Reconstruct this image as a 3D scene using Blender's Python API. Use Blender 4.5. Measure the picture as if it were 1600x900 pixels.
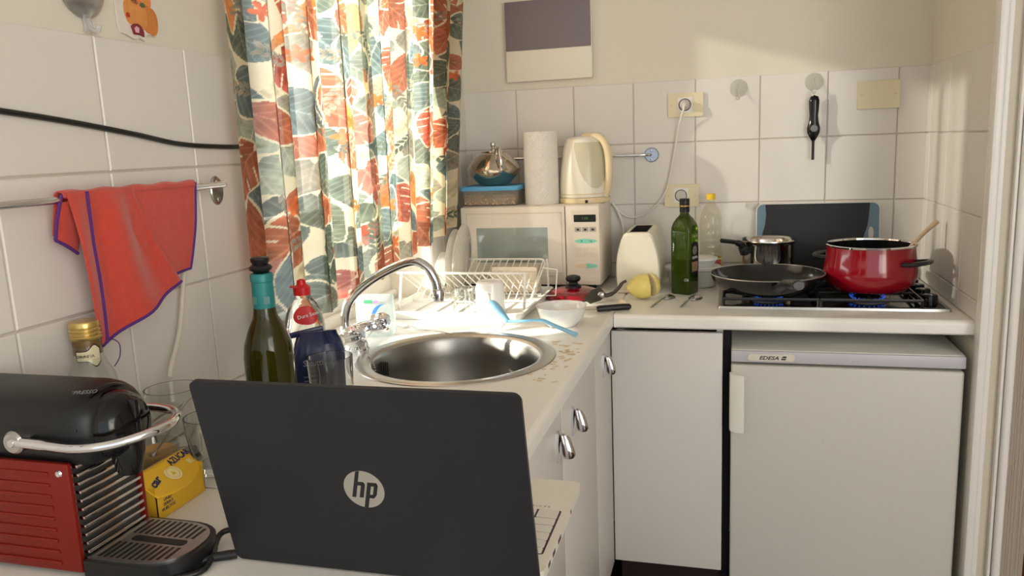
import bpy, bmesh, math, random
import numpy as np
from mathutils import Matrix, Vector
PI = math.pi
random.seed(7)
for o in list(bpy.data.objects): bpy.data.objects.remove(o, do_unlink=True)
SC = bpy.context.scene
COL = SC.collection

# ------------------------------------------------------------------ camera
def set_camera():
    C = Vector((0.9109, -2.6836, 1.3760)); yaw, pit, rol, f = 0.2771, -0.1801, -0.0420, 1230.66
    fw = Vector((-math.sin(yaw)*math.cos(pit), math.cos(yaw)*math.cos(pit), math.sin(pit)))
    rt = Vector((math.cos(yaw), math.sin(yaw), 0)); up = rt.cross(fw)
    r2 = math.cos(rol)*rt + math.sin(rol)*up; u2 = -math.sin(rol)*rt + math.cos(rol)*up
    cam = bpy.data.cameras.new('camera'); ob = bpy.data.objects.new('camera', cam); COL.objects.link(ob)
    m = Matrix((r2, u2, -fw)).transposed().to_4x4(); m.translation = C
    ob.matrix_world = m
    cam.sensor_fit = 'HORIZONTAL'; cam.sensor_width = 36.0; cam.lens = f*36.0/1600.0; cam.clip_start = 0.02
    SC.camera = ob
set_camera()

# ------------------------------------------------------------------ world, sun, large lights, exposure
SC.view_settings.view_transform = 'Standard'
SC.view_settings.look = 'None'
SC.view_settings.gamma = 1.0
SC.view_settings.exposure = 0.12
SC.view_settings.use_curve_mapping = False
wd = bpy.data.worlds.new('sky'); SC.world = wd; wd.use_nodes = True
bg = wd.node_tree.nodes['Background']
bg.inputs[0].default_value = (0.90, 0.95, 1.0, 1); bg.inputs[1].default_value = 1.2
def lamp(name, kind, energy, col, loc=(0,0,0), direc=(0,0,-1), **kw):
    l = bpy.data.lights.new(name, kind); l.energy = energy; l.color = col
    for k, v in kw.items(): setattr(l, k, v)
    o = bpy.data.objects.new(name, l); COL.objects.link(o); o.location = loc
    o.rotation_euler = Vector(direc).to_track_quat('-Z', 'Y').to_euler()
    return o
# afternoon sun through the kitchen window
lamp('sun', 'SUN', 15.0, (1.0, 0.93, 0.82), direc=(1.0, 0.50, -0.30), angle=0.03)
# daylight of the sky outside the kitchen window, then an added unseen fill lamp on the right
lamp('window_daylight', 'AREA', 22.0, (0.97, 0.98, 1.0), (-0.55, -0.80, 1.65), (1, 0.0, -0.12), shape='RECTANGLE', size=1.3, size_y=1.3)
lamp('room_fill', 'AREA', 46.0, (0.99, 0.99, 1.0), (2.85, -3.7, 1.85), (-0.80, 0.60, -0.18), shape='RECTANGLE', size=2.2, size_y=1.8)

# ------------------------------------------------------------------ materials
def lin(c):
    r = []
    for v in c[:3]:
        v = v/255.0
        r.append(v/12.92 if v <= 0.04045 else ((v+0.055)/1.055)**2.4)
    return (*r, 1.0)
MATS = {}
def P(name, col, rough=0.5, metal=0.0, var=0.06, scale=18.0, bump=0.0, bscale=60.0, trans=0.0, ior=1.45, emit=None, estr=0.0, coat=0.0, sheen=0.0, sss=0.0, stretch=None):
    """principled material with procedural colour variation and optional relief"""
    if name in MATS: return MATS[name]
    m = bpy.data.materials.new(name); m.use_nodes = True
    nt = m.node_tree; N = nt.nodes; L = nt.links; b = N['Principled BSDF']
    b.inputs['Roughness'].default_value = rough; b.inputs['Metallic'].default_value = metal
    b.inputs['Transmission Weight'].default_value = trans; b.inputs['IOR'].default_value = ior
    b.inputs['Coat Weight'].default_value = coat; b.inputs['Sheen Weight'].default_value = sheen
    if sss: b.inputs['Subsurface Weight'].default_value = sss; b.inputs['Subsurface Scale'].default_value = 0.01
    tc = N.new('ShaderNodeTexCoord'); mp = N.new('ShaderNodeMapping'); L.new(tc.outputs['Object'], mp.inputs[0])
    if stretch: mp.inputs['Scale'].default_value = stretch
    nz = N.new('ShaderNodeTexNoise'); nz.inputs['Scale'].default_value = scale; nz.inputs['Detail'].default_value = 4
    L.new(mp.outputs[0], nz.inputs['Vector'])
    mx = N.new('ShaderNodeMix'); mx.data_type = 'RGBA'
    c = lin(col)
    mx.inputs['A'].default_value = (*[max(0, v*(1-var)) for v in c[:3]], 1); mx.inputs['B'].default_value = (*[min(1, v*(1+var)) for v in c[:3]], 1)
    L.new(nz.outputs[0], mx.inputs['Factor']); L.new(mx.outputs['Result'], b.inputs['Base Color'])
    if bump:
        n2 = N.new('ShaderNodeTexNoise'); n2.inputs['Scale'].default_value = bscale; n2.inputs['Detail'].default_value = 5
        L.new(mp.outputs[0], n2.inputs['Vector'])
        bp = N.new('ShaderNodeBump'); bp.inputs['Strength'].default_value = bump; bp.inputs['Distance'].default_value = 0.002
        L.new(n2.outputs[0], bp.inputs['Height']); L.new(bp.outputs[0], b.inputs['Normal'])
    if emit: b.inputs['Emission Color'].default_value = lin(emit); b.inputs['Emission Strength'].default_value = estr
    MATS[name] = m
    return m
def clear(name, tint, rough=0.03, ior=1.45, body=0.0, bodycol=(255,255,255)):
    """thin clear shell: transparent with fresnel reflection, a little cloudy body"""
    if name in MATS: return MATS[name]
    m = bpy.data.materials.new(name); m.use_nodes = True
    nt = m.node_tree; N = nt.nodes; L = nt.links; N.remove(N['Principled BSDF'])
    out = N['Material Output']; tr = N.new('ShaderNodeBsdfTransparent'); gl = N.new('ShaderNodeBsdfGlossy'); fr = N.new('ShaderNodeLayerWeight')
    tr.inputs[0].default_value = lin(tint); gl.inputs['Roughness'].default_value = rough; fr.inputs[0].default_value = 0.5
    pw = N.new('ShaderNodeMath'); pw.operation = 'POWER'; pw.inputs[1].default_value = 3.2; L.new(fr.outputs['Facing'], pw.inputs[0])
    f0 = ((ior-1)/(ior+1))**2; rm = N.new('ShaderNodeMapRange'); rm.inputs['To Min'].default_value = f0; rm.inputs['To Max'].default_value = 0.85; L.new(pw.outputs[0], rm.inputs[0])
    mx = N.new('ShaderNodeMixShader'); L.new(rm.outputs[0], mx.inputs[0])
    if body:
        df = N.new('ShaderNodeBsdfDiffuse'); tl = N.new('ShaderNodeBsdfTranslucent'); nz = N.new('ShaderNodeTexNoise'); nz.inputs['Scale'].default_value = 30
        df.inputs[0].default_value = lin(bodycol); tl.inputs[0].default_value = lin(bodycol)
        m1 = N.new('ShaderNodeMixShader'); m1.inputs[0].default_value = 0.5; L.new(df.outputs[0], m1.inputs[1]); L.new(tl.outputs[0], m1.inputs[2])
        mr = N.new('ShaderNodeMapRange'); L.new(nz.outputs[0], mr.inputs[0]); mr.inputs['To Min'].default_value = body*0.8; mr.inputs['To Max'].default_value = min(1, body*1.2)
        m2 = N.new('ShaderNodeMixShader'); L.new(mr.outputs[0], m2.inputs[0]); L.new(tr.outputs[0], m2.inputs[1]); L.new(m1.outputs[0], m2.inputs[2])
        L.new(m2.outputs[0], mx.inputs[1])
    else: L.new(tr.outputs[0], mx.inputs[1])
    L.new(gl.outputs[0], mx.inputs[2]); L.new(mx.outputs[0], out.inputs[0])
    MATS[name] = m
    return m

# ------------------------------------------------------------------ mesh helpers
def T(x, y, z): return Matrix.Translation((x, y, z))
def RX(a): return Matrix.Rotation(a, 4, 'X')
def RY(a): return Matrix.Rotation(a, 4, 'Y')
def RZ(a): return Matrix.Rotation(a, 4, 'Z')
def rad(a): return math.radians(a)
def axis_to(p, d):
    """matrix taking +Z to direction d at p"""
    return T(*p) @ Vector(d).to_track_quat('Z', 'Y').to_matrix().to_4x4()
def spline(pts, n=8):
    pts = [Vector(p) for p in pts]; out = []
    for i in range(len(pts)-1):
        p0 = pts[max(i-1, 0)]; p1 = pts[i]; p2 = pts[i+1]; p3 = pts[min(i+2, len(pts)-1)]
        for k in range(n):
            t = k/n
            out.append(0.5*((2*p1) + (p2-p0)*t + (2*p0-5*p1+4*p2-p3)*t*t + (3*p1-p0-3*p2+p3)*t**3))
    out.append(pts[-1]); return out
class MB:
    def __init__(s, M=None): s.v = []; s.f = []; s.M = M or Matrix()
    def add(s, vs, fs, M=None):
        m = s.M @ M if M is not None else s.M
        o = len(s.v); s.v += [m @ Vector(p) for p in vs]; s.f += [tuple(i+o for i in f) for f in fs]; return s
    def box(s, x0, x1, y0, y1, z0, z1, bev=0.0, seg=2, M=None):
        if bev <= 0:
            vs = [(x0,y0,z0),(x1,y0,z0),(x1,y1,z0),(x0,y1,z0),(x0,y0,z1),(x1,y0,z1),(x1,y1,z1),(x0,y1,z1)]
            return s.add(vs, [(0,3,2,1),(4,5,6,7),(0,1,5,4),(1,2,6,5),(2,3,7,6),(3,0,4,7)], M)
        bm = bmesh.new(); bmesh.ops.create_cube(bm, size=1.0)
        for v in bm.verts: v.co = Vector(((x0+x1)/2+v.co.x*(x1-x0), (y0+y1)/2+v.co.y*(y1-y0), (z0+z1)/2+v.co.z*(z1-z0)))
        bmesh.ops.bevel(bm, geom=bm.edges[:], offset=bev, segments=seg, affect='EDGES', profile=0.5)
        bm.verts.index_update()
        vs = [v.co.copy() for v in bm.verts]; fs = [tuple(v.index for v in f.verts) for f in bm.faces]; bm.free()
        return s.add(vs, fs, M)
    def lathe(s, prof, seg=32, M=None, a0=0.0, a1=2*PI):
        full = abs(a1-a0-2*PI) < 1e-6; n = seg if full else seg+1
        vs = []; fs = []; idx = []
        for r, z in prof:
            if r < 1e-6: idx.append([len(vs)]*n); vs.append((0, 0, z))
            else:
                row = []
                for k in range(n):
                    a = a0+(a1-a0)*k/seg; row.append(len(vs)); vs.append((r*math.cos(a), r*math.sin(a), z))
                idx.append(row)
        for i in range(len(idx)-1):
            for k in range(seg):
                k2 = (k+1) % n if full else k+1
                q = [idx[i][k], idx[i][k2], idx[i+1][k2], idx[i+1][k]]; w = []
                for j in q:
                    if j not in w: w.append(j)
                if len(w) >= 3: fs.append(tuple(w))
        return s.add(vs, fs, M)
    def loft(s, rings, M=None, caps=True, closed=True):
        vs = []; fs = []; n = len(rings[0])
        for r in rings: vs += list(r)
        for i in range(len(rings)-1):
            for k in range(n if closed else n-1):
                k2 = (k+1) % n; fs.append((i*n+k, i*n+k2, (i+1)*n+k2, (i+1)*n+k))
        if caps: fs.append(tuple(range(n-1, -1, -1))); fs.append(tuple((len(rings)-1)*n+k for k in range(n)))
        return s.add(vs, fs, M)
    def tube(s, pts, r, seg=8, M=None, caps=True, closed=False, flat=1.0):
        pts = [Vector(p) for p in pts]; n = len(pts); rings = []
        rr = r if isinstance(r, (list, tuple)) else [r]*n
        t0 = (pts[1]-pts[0]).normalized(); ref = Vector((0,0,1)) if abs(t0.z) < 0.9 else Vector((1,0,0))
        nx = t0.cross(ref).normalized(); prev = t0
        for i, p in enumerate(pts):
            if closed: t = (pts[(i+1) % n]-pts[i-1]).normalized()
            else: t = (pts[min(i+1, n-1)]-pts[max(i-1, 0)]).normalized()
            q = prev.rotation_difference(t); nx = q @ nx; nx = (nx-t*nx.dot(t)).normalized(); ny = t.cross(nx); prev = t
            rings.append([p+rr[i]*(math.cos(2*PI*k/seg)*nx+flat*math.sin(2*PI*k/seg)*ny) for k in range(seg)])
        if closed: rings.append(rings[0]); caps = False
        return s.loft(rings, M, caps)
    def prism(s, poly, z0, z1, M=None):
        n = len(poly); vs = [(x, y, z0) for x, y in poly]+[(x, y, z1) for x, y in poly]
        fs = [tuple(range(n-1, -1, -1)), tuple(range(n, 2*n))]+[(k, (k+1) % n, n+(k+1) % n, n+k) for k in range(n)]
        return s.add(vs, fs, M)
    def grid(s, fn, nu, nv, M=None):
        vs = [fn(i/nu, j/nv) for j in range(nv+1) for i in range(nu+1)]
        fs = [(j*(nu+1)+i, j*(nu+1)+i+1, (j+1)*(nu+1)+i+1, (j+1)*(nu+1)+i) for j in range(nv) for i in range(nu)]
        return s.add(vs, fs, M)
    def ball(s, c, r, seg=16, sc=(1,1,1), M=None):
        prof = [(r*math.sin(PI*k/10), -r*math.cos(PI*k/10)) for k in range(11)]; prof[0] = (0, -r); prof[-1] = (0, r)
        m = T(*c) @ Matrix.Diagonal((*sc, 1)); return s.lathe(prof, seg, m if M is None else M @ m)
    def build(s, name, mat, parent=None, origin=None, sharp=38, recalc=True, smooth=True):
        if parent is not None: org = parent['_org'].to_list() if hasattr(parent['_org'], 'to_list') else list(parent['_org'])
        elif origin is not None: org = list(origin)
        else:
            xs = [v.x for v in s.v]; ys = [v.y for v in s.v]; zs = [v.z for v in s.v]
            org = [(min(xs)+max(xs))/2, (min(ys)+max(ys))/2, min(zs)]
        O = Vector(org)
        me = bpy.data.meshes.new(name); me.from_pydata([v-O for v in s.v], [], s.f)
        if recalc:
            bm = bmesh.new(); bm.from_mesh(me); bmesh.ops.recalc_face_normals(bm, faces=bm.faces[:]); bm.to_mesh(me); bm.free()
        if smooth:
            me.polygons.foreach_set('use_smooth', [True]*len(me.polygons)); me.set_sharp_from_angle(angle=rad(sharp))
        me.materials.append(mat)
        o = bpy.data.objects.new(name, me); COL.objects.link(o)
        if parent is not None: o.parent = parent
        else: o.location = O
        o['_org'] = org
        return o
def thing(name, label, cat, loc, group=None, kind=None):
    o = bpy.data.objects.new(name, None); COL.objects.link(o); o.location = loc; o.empty_display_size = 0.02
    o['_org'] = list(loc)
    if kind: o['kind'] = kind
    else: o['label'] = label; o['category'] = cat
    if group: o['group'] = group
    return o
def tag(o, label, cat, group=None, kind=None):
    if label: o['label'] = label
    if cat: o['category'] = cat
    if group: o['group'] = group
    if kind: o['kind'] = kind
    return o
def struct(o): o['kind'] = 'structure'; return o
def text(name, body, size, mat, parent, M, shear=0.0, ext=0.0002, spacing=1.0, sx=1.0, bold=0.0):
    cu = bpy.data.curves.new(name, 'FONT'); cu.body = body; cu.size = size; cu.align_x = 'CENTER'; cu.align_y = 'CENTER'
    cu.shear = shear; cu.extrude = ext; cu.space_character = spacing; cu.resolution_u = 2; cu.offset = bold
    ob = bpy.data.objects.new(name, cu); COL.objects.link(ob); bpy.context.view_layer.update()
    me = bpy.data.meshes.new_from_object(ob.evaluated_get(bpy.context.evaluated_depsgraph_get()))
    bpy.data.objects.remove(ob, do_unlink=True); bpy.data.curves.remove(cu)
    org = Vector(parent['_org']); me.transform(T(*(-org)) @ M @ Matrix.Diagonal((sx, 1, 1, 1)))
    me.materials.clear(); me.materials.append(mat)
    o = bpy.data.objects.new(name, me); COL.objects.link(o); o.parent = parent; o['_org'] = list(org)
    return o
FACE_BACK = RX(PI/2)                       # text plane facing -Y
FACE_LEFT = RZ(PI/2) @ RX(PI/2)            # text plane facing +X
def rrect(x0, x1, y0, y1, r, n=5):
    pts = []
    for cx, cy, a in ((x1-r, y1-r, 0), (x0+r, y1-r, PI/2), (x0+r, y0+r, PI), (x1-r, y0+r, 1.5*PI)):
        for k in range(n+1): pts.append((cx+r*math.cos(a+k*PI/2/n), cy+r*math.sin(a+k*PI/2/n)))
    return pts
def sq_ring(hx, hy, z, n=2.0, seg=32, c=(0,0)):
    out = []
    for k in range(seg):
        a = 2*PI*k/seg; ca, sa = math.cos(a), math.sin(a)
        out.append((c[0]+hx*math.copysign(abs(ca)**(2/n), ca), c[1]+hy*math.copysign(abs(sa)**(2/n), sa), z))
    return out
def shell(outer, th=0.002, bottom=None):
    """lathe profile of an open vessel from its outer profile (base to rim)"""
    inn = [(max(r-th, 0.0005), z+(th if i == 0 else 0)) for i, (r, z) in enumerate(outer)]
    if bottom is not None: inn[0] = (inn[0][0], bottom)
    return [(0, outer[0][1])]+list(outer)+inn[::-1]+[(0, inn[0][1])]

# common materials
m_plaster = P('wall_plaster', (226, 220, 204), 0.9, var=0.04, scale=3, bump=0.15, bscale=40)
m_tile = P('glazed_tile', (226, 221, 213), 0.32, var=0.03, scale=5, bump=0.05, bscale=9)
m_grout = P('tile_grout', (203, 194, 182), 0.9, var=0.06)
m_counter = P('counter_laminate', (240, 237, 229), 0.3, var=0.03, scale=8, bump=0.03, bscale=200)
m_cab = P('cabinet_lacquer', (214, 211, 205), 0.4, var=0.02, scale=4)
m_chrome = P('chrome', (225, 225, 228), 0.07, 1.0, var=0.03)
m_steel = P('brushed_steel', (190, 188, 184), 0.28, 1.0, var=0.08, scale=40, bump=0.04, bscale=150)
m_black = P('black_plastic', (22, 22, 23), 0.4, var=0.1)
m_gblack = P('gloss_black', (14, 14, 15), 0.12, var=0.1)
m_white = P('white_plastic', (236, 234, 228), 0.35, var=0.02)
m_wpaint = P('white_gloss_paint', (238, 235, 228), 0.3, var=0.02, bump=0.05, bscale=30)
m_cream = P('cream_plastic', (226, 214, 182), 0.4, var=0.03)
m_glass = clear('clear_glass', (246, 248, 246), 0.02, 1.5)
m_rglass = P('solid_glass', (250, 252, 250), 0.0, trans=1.0, var=0.0, ior=1.45)
m_pet = clear('clear_plastic', (240, 244, 240), 0.05, 1.4, 0.06)
m_porc = P('white_porcelain', (240, 238, 234), 0.15, var=0.02, coat=0.3)
m_ink = P('dark_print', (35, 35, 40), 0.6)
m_wprint = P('white_print', (235, 235, 232), 0.6)

CT = 0.91            # worktop height
XR = 1.48            # right wall
# ------------------------------------------------------------------ the room
struct(MB().box(-0.3, 3.2, -5.0, 0.9, -0.1, 0.0).build('floor', P('floor_tile_brown', (74, 34, 28), 0.35, var=0.15, scale=6)))
struct(MB().box(-0.3, 3.2, -5.0, 0.9, 2.5, 2.6).build('ceiling', P('ceiling_white', (242, 240, 235), 0.9, var=0.02)))
wb = struct(MB().box(-0.3, XR+0.12, 0.0, 0.12, 0.0, 2.5).build('wall_back', m_plaster))
# left wall with the window opening
WY0, WY1, WZ0, WZ1 = -1.305, -0.40, CT, 2.05
wl = MB().box(-0.28, 0, -5.0, WY0, 0, 2.5).box(-0.28, 0, WY1, 0.0, 0, 2.5).box(-0.28, 0, WY0, WY1, 0, WZ0-0.002).box(-0.28, 0, WY0, WY1, WZ1, 2.5)
wl = struct(wl.build('wall_left', m_plaster))
wr = struct(MB().box(XR, XR+0.12, -0.62, 0.0, 0, 2.5).build('wall_right', m_plaster))
# wall of the next room beyond the door frame
struct(MB().box(XR+0.12, 3.2, 0.02, 0.12, 0, 2.5).build('wall_beyond', P('ochre_plaster', (206, 150, 92), 0.9, var=0.06, scale=4, bump=0.1)))
struct(MB().box(3.1, 3.2, -5.0, 0.02, 0, 2.5).build('wall_far_right', m_plaster))
TZ = [1.56, 1.36, 1.16, 0.96]
def bevel_tile_mesh(w, h, t=0.005, b=0.0018):
    """tile lying in XY, glaze towards +Z, corner at origin"""
    vs = [(0,0,0),(w,0,0),(w,h,0),(0,h,0),(0,0,t-b),(w,0,t-b),(w,h,t-b),(0,h,t-b),(b,b,t),(w-b,b,t),(w-b,h-b,t),(b,h-b,t)]
    fs = [(0,1,5,4),(1,2,6,5),(2,3,7,6),(3,0,4,7),(4,5,9,8),(5,6,10,9),(6,7,11,10),(7,4,8,11),(8,9,10,11)]
    me = bpy.data.meshes.new('tile'); me.from_pydata(vs, [], fs); me.materials.append(m_tile); return me
TM = {}
def tile(parent, u0, u1, z0, z1, place):
    g = 0.0016; w = round(u1-u0-2*g, 4); h = round(z1-z0-2*g, 4)
    if w < 0.006 or h < 0.006: return
    if (w, h) not in TM: TM[(w, h)] = bevel_tile_mesh(w, h)
    o = bpy.data.objects.new('tile', TM[(w, h)]); COL.objects.link(o); o.parent = parent
    o.matrix_local = T(*(-Vector(parent['_org']))) @ place(u0+g, z0+g) @ RX(rad(random.uniform(-.12, .12))) @ RY(rad(random.uniform(-.12, .12)))
def rows():
    return [(TZ[0]-0.2*(k+1), TZ[0]-0.2*k) for k in range(3)]+[(CT, 0.96)]
MB().box(0, XR, -0.0025, 0, CT-0.05, 1.558).build('grout', m_grout, wb)
MB().box(0, 0.0025, -3.4, WY0, CT-0.05, 1.558).box(0, 0.0025, WY1, 0, CT-0.05, 1.558).build('grout', m_grout, wl)
MB().box(XR-0.0025, XR, -0.62, 0, CT-0.05, 1.558).build('grout', m_grout, wr)
bx = [0.0]+[0.1914+0.2*k for k in range(7)]+[XR]
for z0, z1 in rows():
    for a, b in zip(bx[:-1], bx[1:]): tile(wb, a, b, z0, z1, lambda u, z: T(u, -0.001, z) @ RX(PI/2))
    ys = [-1.888+0.2*k for k in range(-7, 4)]
    ys = [y for y in ys if y < WY0]+[WY0]
    for a, b in zip(ys[:-1], ys[1:]): tile(wl, a, b, z0, z1, lambda u, z: T(0.001, u, z) @ RZ(PI/2) @ RX(PI/2))
    for a, b in ((WY1, -0.288), (-0.288, -0.088), (-0.088, 0.0)): tile(wl, a, b, z0, z1, lambda u, z: T(0.001, u, z) @ RZ(PI/2) @ RX(PI/2))
    for a, b in ((-0.62, -0.45), (-0.45, -0.25), (-0.25, -0.05), (-0.05, 0.0)): tile(wr, -b, -a, z0, z1, lambda u, z: T(XR-0.001, -u, z) @ RZ(-PI/2) @ RX(PI/2))
# door casing at the end of the right wall
t1 = MB().box(XR-0.004, XR+0.014, -0.645, -0.60, 0, 2.5, 0.004).box(XR+0.014, XR+0.026, -0.64, -0.62, 0, 2.5, 0.003)
struct(t1.build('trim_1', m_wpaint))
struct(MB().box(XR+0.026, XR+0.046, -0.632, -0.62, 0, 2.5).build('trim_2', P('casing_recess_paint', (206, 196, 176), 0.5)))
struct(MB().box(XR+0.046, XR+0.054, -0.648, -0.62, 0, 2.5, 0.003).box(XR+0.055, XR+0.073, -0.66, -0.62, 0, 2.5, 0.007, 3).build('trim_3', m_wpaint))
def rib_wall():
    mb = MB(); n = 26; w = 0.054/n
    for k in range(n):
        x = XR+0.073+k*w; d = random.uniform(0.0006, 0.0022)
        mb.box(x, x+w*0.75, -0.635-d, -0.63, 0, 2.5)
    mb.box(XR+0.073, XR+0.127, -0.634, -0.0, 0, 2.5)
    return mb
struct(rib_wall().build('wall_end', P('ribbed_wallpaper', (182, 168, 152), 0.8, var=0.12, scale=25, stretch=(8, 8, 0.5)), smooth=False))

# window
w1 = thing('window_1', None, None, (-0.17, -0.78, WZ0), kind='structure')
fr = MB()
X0, X1 = -0.20, -0.14
fr.box(X0, X1, WY0, WY1, WZ0, WZ0+0.07, 0.004).box(X0, X1, WY0, WY1, WZ1-0.06, WZ1, 0.004).box(X0+0.003, X1-0.003, WY0, WY0+0.06, WZ0+0.002, WZ1-0.002, 0.003).box(X0+0.003, X1-0.003, WY1-0.06, WY1, WZ0+0.002, WZ1-0.002, 0.003)
fr.build('frame', m_wpaint, w1)
MB().box(X0+0.001, X1-0.001, WY0+0.05, WY1-0.05, 1.125, 1.225, 0.004).build('transom', m_wpaint, w1)
MB().box(X0+0.005, X1-0.005, -0.80, -0.74, 1.225, WZ1-0.06, 0.004).build('mullion', m_wpaint, w1)
MB().box(-0.14, -0.12, WY0, WY1, WZ0+0.0, WZ0+0.03, 0.003).build('frame_bead', m_wpaint, w1)
for a, b, c, d in ((WY0+0.06, WY1-0.06, WZ0+0.07, 1.125), (WY0+0.06, -0.80, 1.225, WZ1-0.06), (-0.74, WY1-0.06, 1.225, WZ1-0.06)):
    MB().box(-0.172, -0.168, a, b, c, d).build('pane', clear('window_glass', (250, 252, 250), 0.0, 1.45), w1)
MB().box(-0.14, -0.0, WY0, WY1, CT-0.03, CT+0.0005).build('window_sill', m_wpaint, w1)

# ------------------------------------------------------------------ worktops
SX, SY, SR = 0.31, -1.06, 0.222
def nose(mb, p0, p1, out, th=0.036, r=0.012):
    """rounded front edge of a worktop between two points, pushed towards out"""
    prof = [(0, 0)]+[(r*math.sin(a), -r+r*math.cos(a)) for a in [PI/2*k/5 for k in range(1, 6)]]
    prof += [(r, -th+0.004), (r-0.004, -th), (0, -th)]
    p0 = Vector(p0); p1 = Vector(p1); out = Vector(out)
    mb.loft([[tuple(p+out*u+Vector((0, 0, w))) for u, w in prof] for p in (p0, p1)])
def counter_left():
    mb = MB(); X0c, X1c, Y0c, Y1c = 0.003, 0.588, -1.781, -0.003
    n = 96; ang = [2*PI*k/n for k in range(n)]+[math.atan2(y-SY, x-SX) % (2*PI) for x in (X0c, X1c) for y in (Y0c, Y1c)]
    ang = sorted(set(ang)); rt_, rb, it, ib = [], [], [], []
    R = SR-0.012
    for a in ang:
        c, s = math.cos(a), math.sin(a)
        tx = ((X1c if c > 0 else X0c)-SX)/c if abs(c) > 1e-9 else 1e9; ty = ((Y1c if s > 0 else Y0c)-SY)/s if abs(s) > 1e-9 else 1e9
        t = min(tx, ty); rt_.append((SX+c*t, SY+s*t, CT)); it.append((SX+c*R, SY+s*R, CT))
    ib = [(x, y, CT-0.036) for x, y, z in it]; rb = [(x, y, CT-0.036) for x, y, z in rt_]
    mb.loft([rb, rt_, it, ib, rb], caps=False)
    nose(mb, (0.588, -1.781, CT), (0.588, -0.003, CT), (1, 0, 0))
    return mb
tag(counter_left().build('worktop', m_counter, origin=(0.3, -0.9, CT-0.036)), 'long cream laminate worktop with the round sink set into it', 'worktop')
mb = MB().box(0.6015, XR-0.003, -0.588, -0.003, CT-0.036, CT); nose(mb, (0.6015, -0.588, CT), (XR-0.003, -0.588, CT), (0, -1, 0))
tag(mb.build('worktop', m_counter), 'cream laminate worktop under the gas hob above the fridge', 'worktop')
mb = MB().box(0.003, 0.588, -2.45, -1.785, CT-0.036, CT); nose(mb, (0.588, -2.45, CT), (0.588, -1.785, CT), (1, 0, 0))
tag(mb.build('worktop', m_counter), 'near cream worktop carrying the laptop and the coffee machine', 'worktop')

# ------------------------------------------------------------------ base cabinets
def pull(door, y, z):
    """chrome cup pull on a cabinet door facing +X"""
    M = T(0.590, y, z) @ RZ(PI/2) @ RX(PI/2)          # x along the run, y up, z out of the door
    h = MB().prism([(-0.017, -0.030), (-0.011, -0.031), (-0.005, -0.022), (0.013, -0.018), (0.013, 0.018), (-0.003, 0.023), (-0.007, 0.032), (-0.014, 0.029), (-0.018, 0.0)], 0, 0.005, M)
    h.loft([[(0.003+1.15*w*math.cos(2*PI*k/16), yy*1.1, 0.014+0.012*zz+w*1.25*math.sin(2*PI*k/16)) for k in range(16)] for yy, w, zz in ((0.021, 0.002, -0.4), (0.019, 0.006, -0.2), (0.010, 0.0085, 0.1), (-0.004, 0.0100, 0.45), (-0.015, 0.0110, 0.6), (-0.022, 0.0085, 0.5), (-0.025, 0.003, 0.4))], M)
    h.build('handle', m_chrome, door)
def cabinet(y0, y1, doors, label):
    t = thing('base_cabinet', label, 'cabinet', (0.29, (y0+y1)/2, 0.0))
    c = MB().box(0.03, 0.56, y0+0.001, y0+0.018, 0.15, 0.872).box(0.03, 0.56, y1-0.018, y1-0.001, 0.15, 0.872).box(0.03, 0.56, y0+0.018, y1-0.018, 0.15, 0.168).box(0.03, 0.045, y0+0.018, y1-0.018, 0.168, 0.872)
    c.build('carcass', m_cab, t)
    MB().box(0.05, 0.52, y0+0.001, y1-0.001, 0.0, 0.148).build('plinth', P('dark_plinth', (38, 20, 18), 0.5), t)
    for a, b, hy in doors:
        d = MB().box(0.568, 0.590, a+0.0018, b-0.0018, 0.175, 0.866, 0.003).build('door', m_cab, t)
        if hy is not None: pull(d, hy, 0.802)
    return t
cabinet(-0.84, -0.588, [(-0.84, -0.588, -0.715)], 'narrow white base cabinet with one chrome pull beside the inner corner')
cabinet(-1.63, -0.842, [(-1.236, -0.842, -1.132), (-1.63, -1.236, -1.278)], 'white double-door sink cabinet with two chrome pulls')
cabinet(-2.43, -1.632, [(-2.03, -1.632, None), (-2.43, -2.03, None)], 'white base cabinet below the laptop end of the worktop')
t = thing('corner_panel_unit', 'plain white corner cabinet front between sink run and fridge', 'cabinet', (0.745, -0.3, 0.0))
MB().box(0.5915, 0.888, -0.587, -0.568, 0.18, 0.862, 0.002).build('front_panel', m_cab, t)
MB().box(0.604, 0.62, -0.564, -0.02, 0.18, 0.862).box(0.872, 0.888, -0.564, -0.02, 0.18, 0.872).build('side_panel', m_cab, t)
MB().box(0.604, 0.888, -0.54, -0.05, 0, 0.178).build('plinth', P('dark_plinth', (38, 20, 18), 0.5), t)

# ------------------------------------------------------------------ fridge
m_fr = P('fridge_enamel', (206, 203, 194), 0.38, var=0.03, scale=3)
t = thing('refrigerator', 'white under-counter refrigerator with a narrow grip on the left', 'refrigerator', (1.187, -0.32, 0.0))
MB().box(0.912, 1.462, -0.555, -0.06, 0.03, 0.785, 0.004).build('body', m_fr, t)
MB().box(0.910, 1.464, -0.592, -0.05, 0.789, 0.822, 0.004).build('top', P('fridge_top_white', (226, 224, 216), 0.35, var=0.02), t)
tr = MB().box(0.910, 1.464, -0.602, -0.593, 0.789, 0.820, 0.003).build('trim', P('lilac_grey_trim', (196, 193, 200), 0.35, var=0.02), t)
d = MB().box(0.910, 1.462, -0.602, -0.560, 0.06, 0.782, 0.006, 3).build('door', m_fr, t)
hp = [(0.0, 0.0), (-0.006, -0.004), (-0.004, -0.022), (0.010, -0.034), (0.030, -0.036), (0.032, -0.032), (0.014, -0.026), (0.006, -0.004)]
MB().prism(hp, 0.606, 0.762, T(0.912, -0.602, 0)).build('handle', P('fridge_grip_white', (238, 236, 226), 0.3, var=0.02), d)
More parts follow.
